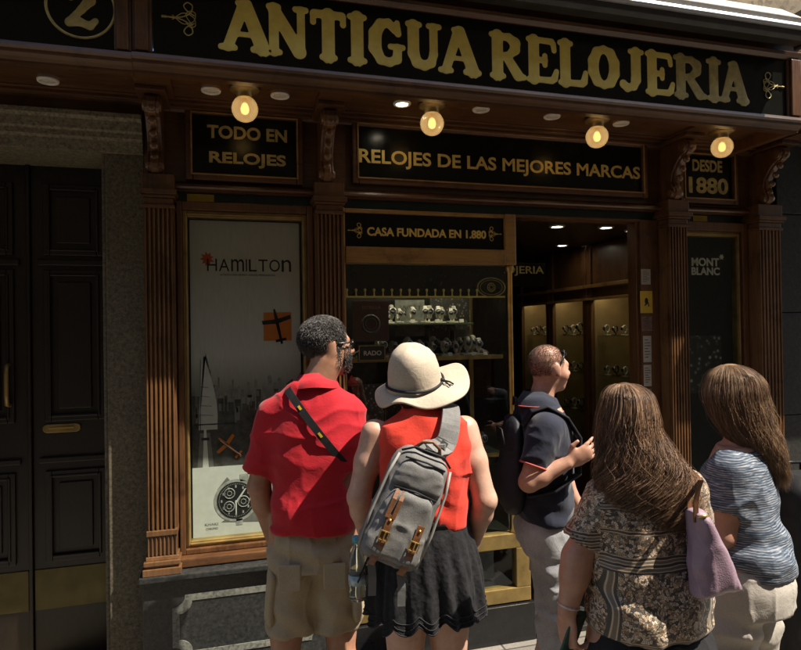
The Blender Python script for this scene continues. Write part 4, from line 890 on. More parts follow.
nt.links.new(ramp(nt, mth(nt, 'ADD', vo.outputs['Distance'], mth(nt, 'MULTIPLY', noise(nt, v, 40, 4), .5)), [(.32, (.40, .39, .37)), (.5, (.06, .055, .05)), (.7, (.012, .012, .012))]), b.inputs['Base Color'])
a, c = pt(687, 377), pt(735, 335); q = MB(); q.box((2.60, YP-.001, a[1]-.1), (2.90, YP-.0002, c[1])); q.build('picture', m, bp, xf=O3)

# ------------------------------------------------------------------ awning cassette over the sign
aw = empty('awning_cassette', (1.0, -.55, 3.16), 0, 'closed dark awning cassette with bright metal front bar above the sign', 'awning'); O3 = Matrix.Translation((-1.0, .55, -3.16))
ALU = plain('pale_aluminium', (.55, .56, .57), .35, .5, .1, 12); DKM = plain('dark_awning_metal', (.035, .033, .03), .45, .2, .3, 10); FAB = plain('pale_awning_fabric', (.55, .52, .47), .8, 0, .12, 30)
q = MB(); q.profx([(-.56, 3.192), (-.575, 3.095), (-.645, 3.088), (-.664, 3.104), (-.664, 3.142), (-.645, 3.150), (-.60, 3.185), (-.47, 3.25), (-.47, 3.217)], -1.7, 2.80); q.build('housing', DKM, aw, .003, xf=O3)
q = MB(); q.profx([(-.6645, 3.128), (-.681, 3.126), (-.686, 3.14), (-.678, 3.158), (-.645, 3.158), (-.645, 3.151), (-.6645, 3.143)], -1.7, 2.80); q.build('front_bar', ALU, aw, .002, xf=O3)
q = MB(); q.profx([(-.64, 3.16), (-.655, 3.20), (-.54, 3.30), (-.42, 3.32), (-.42, 3.262), (-.59, 3.20)], -1.66, 2.76); q.build('rolled_fabric', FAB, aw, .004, xf=O3)
for x in (-1.73, 2.8): q = MB(); q.box((x, -.685, 3.08), (x+.03, -.56, 3.27)); q.build('end_cap', DKM, aw, .008, xf=O3)

# ------------------------------------------------------------------ people: materials
def skin(name, c, fair=1.0):
    m, nt, b = mat(name); v = coords(nt); n = noise(nt, v, 24, 8, .72); n2 = noise(nt, v, 190, 4, .7)
    nt.links.new(ramp(nt, n, [(.3, (c[0]*.80, c[1]*.66, c[2]*.62)), (.7, c)]), b.inputs['Base Color'])
    b.inputs['Roughness'].default_value = .48; b.inputs['Subsurface Weight'].default_value = .12; b.inputs['Subsurface Radius'].default_value = (.012, .005, .003)
    bump(nt, b, n2, .3, .0015); return m
def cloth(name, c, var=.12, weave=900, rough=.85, fold=.25, fuzz=0):
    m, nt, b = mat(name); v = coords(nt); n = noise(nt, v, 9, 5, .6); wv = noise(nt, v, weave*.35, 2)
    s = mth(nt, 'ADD', mth(nt, 'MULTIPLY', n, .55), mth(nt, 'MULTIPLY', wv, .45))
    nt.links.new(ramp(nt, s, [(.3, tuple(x*(1-var*1.6) for x in c)), (.7, tuple(min(1, x*(1+var)) for x in c))]), b.inputs['Base Color'])
    b.inputs['Roughness'].default_value = rough; b.inputs['Specular IOR Level'].default_value = .25
    b.inputs['Sheen Weight'].default_value = fuzz; bump(nt, b, mth(nt, 'ADD', mth(nt, 'MULTIPLY', noise(nt, v, 26, 4, .6, 1.2), 1.0), mth(nt, 'MULTIPLY', wv, .18)), fold, .006); return m
def hairm(name, c0, c1, c2):
    m, nt, b = mat(name); g = N(nt, 'ShaderNodeNewGeometry'); v = coords(nt)
    s = mth(nt, 'ADD', mth(nt, 'MULTIPLY', g.outputs['Random Per Island'], .6), mth(nt, 'MULTIPLY', noise(nt, v, 22, 3), .5))
    nt.links.new(ramp(nt, s, [(.2, c0), (.55, c1), (.9, c2)]), b.inputs['Base Color']); b.inputs['Roughness'].default_value = .5
    b.inputs['Specular IOR Level'].default_value = .4; return m
EYEW = plain('eye_white', (.7, .66, .62), .2, 0, .05, 60); EYEB = plain('dark_iris', (.03, .018, .012), .12, 0, .2, 200)
SOLE = plain('rubber_sole', (.05, .05, .05), .8, 0, .2, 40); LEATH = plain('tan_leather', (.18, .072, .028), .5, 0, .3, 35, bmp=.3)
NYL = cloth('black_webbing', (.018, .018, .02), .2, 700, .6, .2)

# ------------------------------------------------------------------ people: anatomy
def place(x, y, dep): p = PD(x, y, dep); return np.array((p[0], p[1], 0.0))
class Who:
    """local frame of one person: x to their right, y ahead, z up"""
    def __init__(s, px, dep, rz): s.o = place(px, 335, dep); s.rz = rz; s.dep = dep; c, n = cos(rz), sin(rz); s.ex = np.array((c, n, 0)); s.ey = np.array((-n, c, 0))
    def l(s, x, y, dd=0.0):
        p = PD(x, y, s.dep+dd)-s.o; return np.array((p @ s.ex, p @ s.ey, p[2]))
    def ax(s):                                  # the camera's right and forward, level, in local axes
        r = np.array((cos(YAW), -sin(YAW), 0)); f = np.array((sin(YAW), cos(YAW), 0)); return np.array((r @ s.ex, r @ s.ey, 0)), np.array((f @ s.ex, f @ s.ey, 0))
def head_prims(c, k=1.0, man=True):
    c = np.array(c)
    def q(x, y, z): return c+np.array((x, y, z))*k
    j = 1.0 if man else .93
    pr = [el(q(0, -.014, .028), (.074*k, .094*k, .088*k), k=.03), el(q(0, .030, -.032), (.057*k*j, .062*k, .076*k), k=.03), el(q(0, .060, -.090), (.026*k*j, .022*k, .021*k), k=.025),
          rc(q(-.034, .074, .020), q(.034, .074, .020), .013*k, .013*k, .02), rc(q(0, .084, .012), q(0, .108, -.026), .008*k, .0135*k, .014), el(q(-.011, .096, -.031), .009*k, k=.01), el(q(.011, .096, -.031), .009*k, k=.01),
          el(q(-.037, .056, -.030), .025*k, k=.025), el(q(.037, .056, -.030), .025*k, k=.025), rc(q(-.017, .082, -.056), q(.017, .082, -.056), .0085*k, .0085*k, .008), rc(q(-.014, .082, -.067), q(.014, .082, -.067), .009*k, .009*k, .008)]
    for s in (-1, 1):
        Rm = np.array(Matrix.Rotation(s*R_(-18), 3, 'Z'))
        pr += [el(q(s*.076, -.006, -.002), (.010*k, .021*k, .033*k), Rm, .008), el(q(s*.072, .004, -.026), (.010*k, .012*k, .014*k), Rm, .008)]
        pr.append(el(q(s*.031, .092, .003), (.017*k, .013*k, .011*k), None, .004, 's'))
    return pr
def eyes(c, k, ang, pivot, parent):
    Rm = Matrix.Rotation(ang, 3, 'Z'); pv = Vector(pivot)
    for s in (-1, 1):
        def w_(x, y, z): return Rm @ (Vector(c)+Vector((x, y, z))*k-pv)+pv
        e = MB().ball(w_(s*.031, .076, .003), .0125*k).build('eye', EYEW, parent); MB().ball(w_(s*.031, .0835, .003), .0062*k).build('iris', EYEB, e)
def hand_prims(w_, d, n, side, k=1.0, curl=.35, spread=.12, thumb=(.7, .35)):
    """w_: wrist, d: direction of the fingers, n: the palm's back normal, side: +1 when the thumb lies on d x n"""
    d = np.array(d, float); d /= np.linalg.norm(d); n = np.array(n, float); n -= d*(n @ d); n /= np.linalg.norm(n); t = np.cross(d, n)*side
    w_ = np.array(w_, float); pr = [rc(w_, w_+d*.05*k, .027*k, .036*k, .015, sq=(n, .48)), rc(w_+d*.045*k, w_+d*.082*k, .036*k, .038*k, .015, sq=(n, .40)), rc(w_+d*.015*k+t*.014*k, w_+d*.05*k+t*.026*k-n*.006*k, .015*k, .014*k, .012)]
    for i, (off, L) in enumerate(((.029, .072), (.0098, .080), (-.0098, .075), (-.0285, .060))):
        a = w_+(d*(.088-.004*abs(i-1.2))+t*off)*k; u = d+t*off*spread*12; u /= np.linalg.norm(u); c_ = curl*(1+.12*i)
        for j, (f, r0, r1) in enumerate(((.42, .0088, .0082), (.32, .0082, .0074), (.26, .0074, .0062))):
            th = c_*(.6+.75*j); v = u*cos(th)-n*sin(th); b_ = a+v*L*f*k; pr.append(rc(a, b_, r0*k, r1*k, .004)); a = b_
    a = w_+(d*.030+t*.026)*k-n*.004*k; v = d*.72+t*thumb[0]-n*thumb[1]; v /= np.linalg.norm(v); b_ = a+v*.038*k; v2 = d*.95+t*thumb[0]*.35-n*thumb[1]; v2 /= np.linalg.norm(v2)
    pr += [rc(a, b_, .0125*k, .0105*k, .008), rc(b_, b_+v2*.030*k, .0102*k, .0078*k, .004)]
    return pr
def arm_prims(sh, e, w_, r=(.05, .042, .04, .026), k=.02):
    sh, e, w_ = map(np.array, (sh, e, w_)); m = e+(w_-e)*.3
    return [rc(sh, sh+(e-sh)*.45, r[0], r[0]*.96, .03), rc(sh+(e-sh)*.45, e, r[0]*.96, r[1], k), rc(e, m, r[1], r[2]*1.04, k), rc(m, w_, r[2]*1.02, r[3], k)]
def leg_prims(h, kn, an, r=(.085, .058, .058, .036)):
    h, kn, an = map(np.array, (h, kn, an)); m = kn+(an-kn)*.33+np.array((0, -.012, 0))
    return [rc(h, kn, r[0], r[1], .04), rc(kn, m, r[1], r[2], .03), rc(m, an, r[2], r[3], .03)]
def foot(name, an, ang, mt, parent, L=.25):
    a = np.array(an); d = np.array((sin(ang), cos(ang), 0))
    s = [rc((a[0], a[1], .06)-d*.04, (a[0], a[1], .045)+d*(L*.6), .042, .034, .03, sq=((0, 0, 1), .9)), rc((a[0], a[1], .10), (a[0], a[1], .05), .042, .045, .02), half((0, 0, .014), (0, 0, -1))]
    o = solid(name, s, .008, mt, parent)
    q = MB(); pts = [((a[0]-d[1]*.042*w_*sg+d[0]*u), (a[1]+d[0]*.042*w_*sg+d[1]*u)) for sg, us in ((1, ((-.075, .5), (-.05, .9), (.06, 1), (.13, .9), (.175, .45))), (-1, ((.175, .45), (.13, .9), (.06, 1), (-.05, .9), (-.075, .5)))) for u, w_ in us]
    q.profz(pts, .0, .0155); q.build('sole', SOLE, o, .003); return o
def folds(amp, fr=(9, 9, 9), seed=1, extra=None):
    def f(V):
        a = vnoise(V*np.array(fr), seed)*.6+vnoise(V*np.array(fr)*2.1+3.3, seed+1)*.3+(1-np.abs(vnoise(V*np.array(fr)*.9+7, seed+5))*2)*.35
        w_ = V+.03*np.stack([vnoise(V*8, seed+11), vnoise(V*8, seed+12), vnoise(V*8, seed+13)], 1)
        r_ = 1-np.abs(vnoise(w_*np.array(fr)*np.array((.8, .8, 1.5)), seed+21)); r2 = 1-np.abs(vnoise(w_*np.array(fr)*np.array((2.0, 2.0, 1.1)), seed+22))
        o = a*amp+amp*1.1*(r_**4-.25)+amp*.6*(r2**5-.2)
        if extra is not None: o = o+extra(V)
        return o
    return f
def strands(name, pts, rad, mt, parent, base=None):
    """pts (n, m, 3): n locks of hair of m points -> three-sided tapering tubes in one mesh"""
    n, m, _ = pts.shape; T = np.gradient(pts, axis=1); T /= np.linalg.norm(T, axis=2)[..., None]+1e-9
    ref = np.array((.31, .52, .79)); A = np.cross(T, ref); A /= np.linalg.norm(A, axis=2)[..., None]+1e-9; B = np.cross(T, A)
    tp = np.interp(np.linspace(0, 1, m), [0, .15, .7, 1], [.7, 1, .9, .15])[None, :, None]; r = np.asarray(rad).reshape(-1, 1, 1)*tp
    V = np.stack([pts+(A*cos(q)+B*sin(q))*r for q in (0, 2*pi/3, 4*pi/3)], 2).reshape(-1, 3)
    i = np.arange(n)[:, None, None]*m*3+np.arange(m-1)[None, :, None]*3; k = np.arange(3)[None, None, :]
    Q = np.stack([i+k, i+(k+1) % 3, i+3+(k+1) % 3, i+3+k], -1).reshape(-1, 4)
    if base is not None: Q = np.concatenate([Q, base[1]+len(V)]); V = np.concatenate([V, base[0]])
    return qmesh(name, V, Q, mt, parent)
def long_hair(who, prof, n, phi, zend, wave, lam, mt, parent, seed, rad=.0016, clump=60, drift=0.0, curl=1.0, depth_off=0.0):
    """prof: (photo y, left x, right x, depth radius, depth offset) of the hair mass; phi: range of the hair around the head (0 = camera right, 90 = away)"""
    rg = np.random.RandomState(seed); ex, ey = who.ax(); rows = []
    for y, x0, x1, ry, oy in prof:
        a, b_ = who.l(x0, y), who.l(x1, y); c = (a+b_)/2; rows.append((c[2], c @ ex, c @ ey+oy, np.linalg.norm(b_-a)/2, ry))
    rows.sort(); rw = np.array(rows); zq = rw[:, 0]; ztop = zq[-1]
    def at_(z): return [np.interp(z, np.linspace(zq[0]-.06, ztop, 200), cub(zq, rw[:, i], np.clip(np.linspace(zq[0]-.06, ztop, 200), zq[0], ztop))) for i in (1, 2, 3, 4)]
    m = 34; ph = np.radians(rg.uniform(phi[0], phi[1], n)); u = rg.rand(n)
    zs = ztop-.004-(u**1.7)*.085; ze = rg.uniform(zend[0], zend[1], n); t = np.linspace(0, 1, m)[None, :]
    cl = (ph*clump/pi).astype(int); cr_ = np.random.RandomState(seed+1).rand(400, 6); pc = cr_[cl % 400]; ze = ze-(pc[:, 4]-.35)*.055
    z = zs[:, None]+(ze-zs)[:, None]*(t**1.25); cx, cy, rx, ry = at_(z)
    cl = (ph*clump/pi).astype(int); cr_ = np.random.RandomState(seed+1).rand(400, 6); pc = cr_[cl % 400]
    fly = (rg.rand(n) < .05)*rg.uniform(.03, .16, n); rho = (.80+.22*rg.rand(n)+fly)[:, None]*np.ones_like(z); rho = rho*(1-.35*np.exp(-((z-ztop)/.012)**2)*0)
    ln = np.clip((ztop-z-.06)/.25, 0, 1.2); phz = 2*pi*z/lam*(1+.25*(pc[:, 1:2]-.5))+pc[:, 0:1]*2*pi+rg.randn(n)[:, None]*.9
    a_ = ph[:, None]+wave*3.2*ln*np.sin(phz)*curl+rg.randn(n)[:, None]*(.03+.09*ln)+drift*ln; rr = rho*(1+.07*np.cos(phz)*ln*curl+.20*(pc[:, 2:3]-.5)*np.clip(ln+.15, 0, 1))
    lx = cx+rx*rr*np.cos(a_)+.006*ln*np.sin(phz*.5+pc[:, 3:4]*6); ly = cy+ry*rr*np.sin(a_)
    pts = lx[..., None]*ex+ly[..., None]*ey; pts[..., 2] = z+.004*np.cos(phz)*ln
    pr = loft([(r[0], r[1], r[2], max(r[3]*.84, .01), max(r[4]*.84, .01)) for r in rows], ex=2.0); V, Q = surf([pr], .009, 1)
    # the under-mass is hair only round the back: push the face side inwards
    V = V[:, 0:1]*ex+V[:, 1:2]*ey+V[:, 2:3]*np.array((0, 0, 1))
    return strands('hair', pts, rg.uniform(.7, 1.25, n)*rad, mt, parent, (V, Q))
def short_hair(name, c, k, ang, pivot, n, length, mt, parent, seed, zlo=-.03, curl=.006, rad=.0012, front=.055, grow=.004, cap_=True):
    """cropped hair: fine strands on the cranium"""
    rg = np.random.RandomState(seed); P_ = []; c = np.array(c)
    while len(P_) < n:
        v = rg.randn(3); v /= np.linalg.norm(v); p = np.array((.074, .094, .088))*v+np.array((0, -.014, .028))
        lim = zlo+max(0, (p[1]+.02))*1.15 if p[1] < front else .075
        if p[2] < lim or (p[1] > front and p[2] < .085): continue
        if rg.rand() > np.clip((p[2]-lim)/.022+.25, 0, 1): continue
        if abs(p[0]) > .062 and -.03 < p[1] < .03 and p[2] < .028: continue
        P_.append((p, v))
    p = np.array([q[0] for q in P_])*k; v = np.array([q[1] for q in P_]); m = 6; t = np.linspace(0, 1, m)[None, :, None]
    L = (length*rg.uniform(.6, 1.2, n)*np.clip(.35+(p[:, 2]-zlo*k)/.11, .3, 1.15))[:, None, None]; tw = rg.uniform(0, 2*pi, n)[:, None, None]; sd = np.cross(v, (.3, .2, .9)); sd /= np.linalg.norm(sd, axis=1)[:, None]; s2_ = np.cross(v, sd)
    comb = np.array((0, -.25, -.6))*t*L
    pts = p[:, None]+v[:, None]*(t*L*.7+grow*.3)+curl*(sd[:, None]*(np.sin(t*5+tw)-np.sin(tw))+s2_[:, None]*(np.cos(t*5+tw)-np.cos(tw)))*t+comb*.5
    Rm = np.array(Matrix.Rotation(ang, 3, 'Z')); pv = np.array(pivot); pts = (pts+c-pv) @ Rm.T+pv
    cap = turned([el(c+np.array((0, -.014, .028))*k, (.074*k+grow, .094*k+grow, .088*k+grow)), half(c+np.array((0, front*.72, .03))*k, (0, 1, -.62)), half(c+np.array((0, 0, zlo+.03))*k, (0, .75, -1))], ang, pivot)
    return strands(name, pts, np.full(n, rad), mt, parent, surf(cap, .006, 1) if cap_ else None)
def sleeve(sh, cf, r0, r1, k=.03): return [rc(sh, cf, r0, r1, k)]
def axis(cf, sh): d = np.array(cf, float)-np.array(sh, float); return d/np.linalg.norm(d)
def spawn(who, label): return empty('person', tuple(who.o), who.rz, label, 'person')

# ------------------------------------------------------------------ person in the red shirt
A = Who(311, 2.45, R_(-11)); pA = spawn(A, 'bearded man in a red polo shirt and khaki shorts looking at the shop window')
SKA = skin('tanned_skin', (.42, .23, .145)); hc = np.array(A.l(327, 348)); hc[2] = 1.624; KA = .97
shL, shR = np.array((-.152, .0, 1.362)), np.array((.152, .0, 1.362))
eL = A.l(259, 486); wL = A.l(270, 548)+np.array((0, .10, 0)); eR = A.l(344, 486, -.02); wR = A.l(349, 552, -.05)+np.array((0, .08, 0))
hips = [(-.09, 0, .90), (.09, 0, .90)]; kn = [(-.115, .02, .47), (.10, .035, .47)]; an = [(-.125, -.02, .085), (.11, .0, .085)]
hd = turned(head_prims(hc, KA), R_(-70), hc); nk = rc(hc+np.array((0, -.02, -.07)), (0, -.02, 1.42), 0.060, .068, .03)
bd = hd+[nk, loft([(.84, 0, 0, .14, .10), (1.05, 0, 0, .135, .10), (1.25, 0, 0, .15, .105), (1.38, 0, 0, .14, .09), (1.44, 0, 0, .10, .08)])]
for s_, e_, w_ in ((shL, eL, wL), (shR, eR, wR)): bd += arm_prims(s_, e_, w_, (.052, .043, .043, .029))
bd += hand_prims(wL, (.25, .5, -1), (-1, 0, -.1), 1, 1, .6)+hand_prims(wR, (.0, .25, -1), (1, .1, 0), -1, 1, .5)
for h_, k_, a_ in zip(hips, kn, an): bd += leg_prims(h_, k_, a_)
body = solid('body', bd, .0056, SKA, pA); eyes(hc, KA, R_(-70), hc, pA)
for a_, g in zip(an, (-.2, .25)): foot('shoe', a_, g, cloth('grey_sneaker', (.12, .12, .13)), pA)
RED = cloth('red_pique', (.45, .010, .020), .17, 800, .8, .32, .15)
RG = [(.845, 0, -.005, .188, .146), (.95, 0, -.005, .182, .140), (1.08, 0, 0, .174, .130), (1.2, 0, 0, .182, .13), (1.31, 0, -.005, .196, .128), (1.38, 0, -.01, .186, .112), (1.43, 0, -.015, .15, .094), (1.468, 0, -.02, .10, .08), (1.485, 0, -.02, .075, .075)]
RG = [(a, b_, c, d*(.885 if a < 1.45 else .95), e*.95) for a, b_, c, d, e in RG]
cfL = shL+(eL-shL)*.80+np.array((-.004, 0, 0)); cfR = shR+(eR-shR)*.74
dressed = [loft(RG)]
for s_, c_ in ((shL, cfL), (shR, cfR)):
    d_ = axis(c_, s_); dressed += [fc(s_, c_, .060, .067, .05), rc(c_-d_*.0, c_+d_*.05, .054, .056, .003, 's')]
def exA(V):
    z = V[:, 2]; d = np.abs(V[:, 0]+.02)
    return .006*np.sin((z*34+V[:, 0]*16+vnoise(V*7, 3)*2.0))*np.clip((1.16-z)/.3, 0, 1)+.005*np.sin((V[:, 0]*30-z*22+vnoise(V*6, 9)*2))*np.clip((z-1.12)/.2, 0, 1)
shirtA = solid('polo_shirt', dressed+[half((0, 0, .90), (0, 0, -1))], .0068, RED, pA, 1, folds(.006, (7, 7, 9), 4, exA))
q = MB(); n_ = 40; vs = []
for zz, r0 in ((1.472, .080), (1.512, .066), (1.516, .064), (1.474, .0895), (1.462, .094)):
    for i in range(n_): a = 2*pi*i/n_; vs.append((r0*.98*cos(a)+hc[0]*.3, -.02+r0*sin(a)*1.02+hc[1]*.3, zz-.02*max(0, sin(a))+.004*sin(3*a)))
q.add(vs, [(j*n_+i, j*n_+(i+1) % n_, (j+1)*n_+(i+1) % n_, (j+1)*n_+i) for j in range(4) for i in range(n_)], True); q.build('collar', RED, shirtA)
KH = cloth('khaki_cotton', (.36, .295, .20), .14, 600, .9, .4)
sh_ = [loft([(.76, 0, 0, .162, .124), (.88, 0, -.005, .154, .118), (.95, 0, 0, .138, .10)], k=.03)]
for s, k_ in ((-1, kn[0]), (1, kn[1])): sh_ += [rc((s*.075, 0, .84), (k_[0]*.86, k_[1]-.005, .47), .096, .092, .03, sq=((0, 1, 0), 1.0))]
sh_ += [half((0, 0, .50), (0, 0, -1), 's', .004, ((-1, -1, .3), (1, 1, .50)))]
for k_ in kn: sh_ += [rc((k_[0]*.86, k_[1]-.005, .52), (k_[0]*.9, k_[1], .40), .078, .085, .003, 's')]
shorts = solid('cargo_shorts', sh_, .0075, KH, pA, 1, folds(.008, (8, 8, 6), 12, lambda V: .005*np.sin(V[:, 2]*40+V[:, 0]*30+vnoise(V*8, 2)*3)))
for s in (-1, 1):
    pk = [rc((s*.157, -.02, .72), (s*.168, -.015, .585), .06, .062, .01, sq=((1, 0, 0), .42))]; o = solid('cargo_pocket', pk, .007, KH, shorts, 1, folds(.003, (14, 14, 14), 5))
for s in (-1, 1): q = MB(); q.box((s*.042, -.130, .80), (s*.128, -.120, .70)); q.build('back_pocket', KH, shorts, .006)
HAIRA = hairm('greying_black_hair', (.018, .016, .015), (.05, .045, .042), (.24, .225, .21))
short_hair('hair', hc, KA, R_(-70), hc, 9000, .017, HAIRA, pA, 5, -.075, .009, .0011, .055, .003)
# beard: short strands over the jaw
rg = np.random.RandomState(2); n = 2600; u = rg.uniform(-1, 1, n); th = u*R_(100); zz = rg.uniform(-.112, -.030, n); zz = np.where(np.abs(u) > .5, rg.uniform(-.085, .0, n), zz)
rr = np.interp(zz, [-.115, -.09, -.05, 0], [.6, .93, 1.0, 1.05]); bx = .061*np.sin(th)*rr*np.interp(np.abs(u), [0, .6, 1], [1, 1.0, 1.12]); by = .028+.066*np.cos(th)*rr-.012*(np.abs(u) > .7)
ok = ~((np.abs(bx) < .024) & (zz > -.072) & (zz < -.05)); bx, by, zz = bx[ok], by[ok], zz[ok]; n = len(bx)
v = np.stack([np.sin(th[ok]), np.cos(th[ok]), -.8+0*bx], 1); v /= np.linalg.norm(v, axis=1)[:, None]; t = np.linspace(0, 1, 5)[None, :, None]
pts = np.stack([bx, by, zz], 1)[:, None]+v[:, None]*t*(.014*rg.uniform(.6, 1.3, n))[:, None, None]+.003*rg.randn(n, 1, 3)*t; pts = (pts*KA) @ np.array(Matrix.Rotation(R_(-70), 3, 'Z')).T+hc
bq = [el(hc+KA*np.array((0, .032, -.038)), KA*np.array((.062, .067, .080)), k=.02), el(hc+KA*np.array((0, .062, -.098)), KA*np.array((.034, .032, .026)), k=.03), half(hc+KA*np.array((0, .10, -.056)), (0, .75, 1), 's'), half(hc, (0, -1, .12), 's'), el(hc+KA*np.array((0, .098, -.058)), KA*np.array((.024, .02, .011)), None, .01, 's')]
bb_ = surf(turned(bq, R_(-70), hc), .005, 1); strands('beard', pts, np.full(n, .0012), HAIRA, pA, bb_)
RH = Matrix.Translation(Vector(hc)) @ Matrix.Rotation(R_(-70), 4, 'Z') @ Matrix.Scale(KA, 4)
q = MB(); 
for s in (-1, 1):
    q.tube([(s*(.034+.024*cos(a)), .099-.008*abs(cos(a)) if s*cos(a) > 0 else .101, .002+.019*sin(a)) for a in np.linspace(0, 2*pi, 21)], .0032, 6, False)
    q.tube([(s*.058, .094, .007), (s*.074, .07, .009), (s*.079, .0, .008), (s*.077, -.02, -.008)], .0036, 6)
q.tube([(-.010, .101, .006), (0, .104, .009), (.010, .101, .006)], .002, 6); gls = q.build('glasses', plain('dark_glasses_frame', (.012, .011, .01), .25, 0, .1, 30), pA, xf=RH)
q = MB()
for s in (-1, 1): q.lathe([(0, .097), (.022, .097), (.022, .099), (0, .099)], (s*.034, 0, .002), 18, 'y')
q.build('lens', glass('spectacle_lens', (.55, .55, .52)), gls, xf=RH)
# strap bag across his back
cb = empty('crossbody_bag', tuple(A.o), A.rz, 'black strap of a shoulder bag running across the red polo shirt', 'bag')
def on_back(x, z, off=.006, rings=RG, ex=2.3):
    rgs = np.array(sorted(rings)); wd, dp, cy = [cub(rgs[:, 0], rgs[:, i], z) for i in (3, 4, 2)]; g = max(0.0, 1-abs(x/wd)**ex)**(1/ex); return np.array((x, cy-dp*g-off, z))
def ribbon(q, pts, wdir, hw, t=.004):
    pts = [np.array(p, float) for p in pts]; vs = []; m = len(pts)
    for i, p in enumerate(pts):
        T = pts[min(i+1, m-1)]-pts[max(i-1, 0)]; T /= np.linalg.norm(T); w_ = np.array(wdir[i] if hasattr(wdir[0], '__len__') else wdir, float); w_ -= T*(w_ @ T); w_ /= np.linalg.norm(w_); nn = np.cross(T, w_)
        hwi = hw[i] if hasattr(hw, '__len__') else hw
        for a, b_ in ((-1, -1), (1, -1), (1, 1), (-1, 1)): vs.append(p+w_*hwi*a+nn*t*.5*b_)
    fs = [(i*4+j, i*4+(j+1) % 4, i*4+4+(j+1) % 4, i*4+4+j) for i in range(m-1) for j in range(4)]+[(0, 1, 2, 3), ((m-1)*4+3, (m-1)*4+2, (m-1)*4+1, (m-1)*4)]
    q.add(vs, fs, False); return q
pts = [np.array((-.075, .085, 1.40)), np.array((-.082, .05, 1.462)), np.array((-.086, -.01, 1.482))]+[on_back(x, z, .013) for x, z in zip(np.linspace(-.085, .145, 12), np.linspace(1.455, 1.145, 12))]+[np.array((.178, -.0, 1.08)), np.array((.17, .09, 1.0))]
q = MB(); ribbon(q, pts, (.75, 0, .65), .0145); stp = q.build('strap', NYL, cb)
q = MB()
for f0, f1 in ((5.0, 5.5), (8.6, 9.2)):
    a = pts[int(f0)]*(1-f0 % 1)+pts[int(f0)+1]*(f0 % 1); b_ = pts[int(f1)]*(1-f1 % 1)+pts[int(f1)+1]*(f1 % 1); ribbon(q, [a+np.array((0, -.004, 0)), b_+np.array((0, -.004, 0))], (.75, 0, .65), .0045, .002)
q.build('yellow_mark', YEL, stp)
solid('pouch', [rc((.19, .10, .93), (.12, .17, .93), .065, .065, .03, sq=((0, 0, 1), 1)), rc((.19, .10, .84), (.12, .17, .84), .065, .065, .05)], .009, NYL, cb)

# ------------------------------------------------------------------ person in the sun hat
B = Who(423, 2.19, R_(-9)); pB = spawn(B, 'woman in wide sun hat, coral sleeveless top and black lace skirt')
SKB = skin('fair_skin', (.62, .40, .30)); hc = np.array((B.l(418, 380)[0], .035, 1.448))
shL, shR = B.l(374, 430), B.l(466, 428); shL[1] = shR[1] = 0; eL, eR = B.l(359, 497, -.02), B.l(485, 500, -.02); wL, wR = B.l(368, 548)+np.array((0, .07, 0)), B.l(478, 551)+np.array((0, .07, 0))
nk = rc(hc+np.array((0, -.02, -.06)), (.005, -.02, 1.32), .05, .062, .03)
bd = turned(head_prims(hc, .92, False), R_(-8), hc)+[nk, loft([(.82, 0, 0, .16, .115), (1.02, 0, 0, .135, .095), (1.2, 0, 0, .15, .1), (1.30, 0, 0, .155, .085), (1.36, 0, 0, .12, .07), (1.385, 0, 0, .07, .06)])]
for s_, e_, w_ in ((shL, eL, wL), (shR, eR, wR)): bd += arm_prims(s_+np.array((0, 0, -.005)), e_, w_, (.047, .040, .037, .024))
bd += hand_prims(wL, (.1, .5, -1), (-1, 0, 0), 1, .9, .5)+hand_prims(wR, (-.1, .5, -1), (1, 0, 0), -1, .9, .5)
hips = [(-.082, 0, .82), (.082, 0, .82)]; kn = [(-.078, .015, .43), (.078, .015, .43)]; an = [(-.08, -.02, .08), (.085, -.02, .08)]
for h_, k_, a_ in zip(hips, kn, an): bd += leg_prims(h_, k_, a_, (.088, .056, .056, .034))
solid('body', bd, .0056, SKB, pB); eyes(hc, .92, R_(-8), hc, pB)
for a_, g in zip(an, (-.15, .2)): foot('sandal', a_, g, LEATH, pB, .22)
COR = cloth('coral_cotton', (.68, .050, .028), .10, 800, .85, .3, .1)
RGB_ = [(.985, 0, 0, .146, .110), (1.05, 0, 0, .149, .112), (1.13, 0, -.002, .160, .118), (1.21, 0, -.004, .170, .122), (1.28, 0, -.004, .170, .114), (1.335, 0, -.006, .160, .098), (1.37, 0, -.012, .125, .082), (1.392, 0, -.016, .09, .07), (1.402, 0, -.02, .078, .066)]
tp = [loft(RGB_)]
for s_ in (shL, shR):
    sg_ = 1 if s_[0] > 0 else -1; tp.append(el((s_[0]+sg_*.022, 0, s_[2]-.05), (.036, .12, .105), None, .01, 's'))
def exB(V): z = V[:, 2]; return .004*np.sin(z*50+V[:, 0]*22+vnoise(V*7, 23)*2.5)*np.clip((1.2-z)/.15, 0, 1)+.004*np.sin(V[:, 0]*48+z*20+vnoise(V*6, 4)*2)
solid('sleeveless_top', tp+[half((0, 0, .99), (0, 0, -1))], .0066, COR, pB, 1, folds(.006, (8, 8, 10), 31, exB))
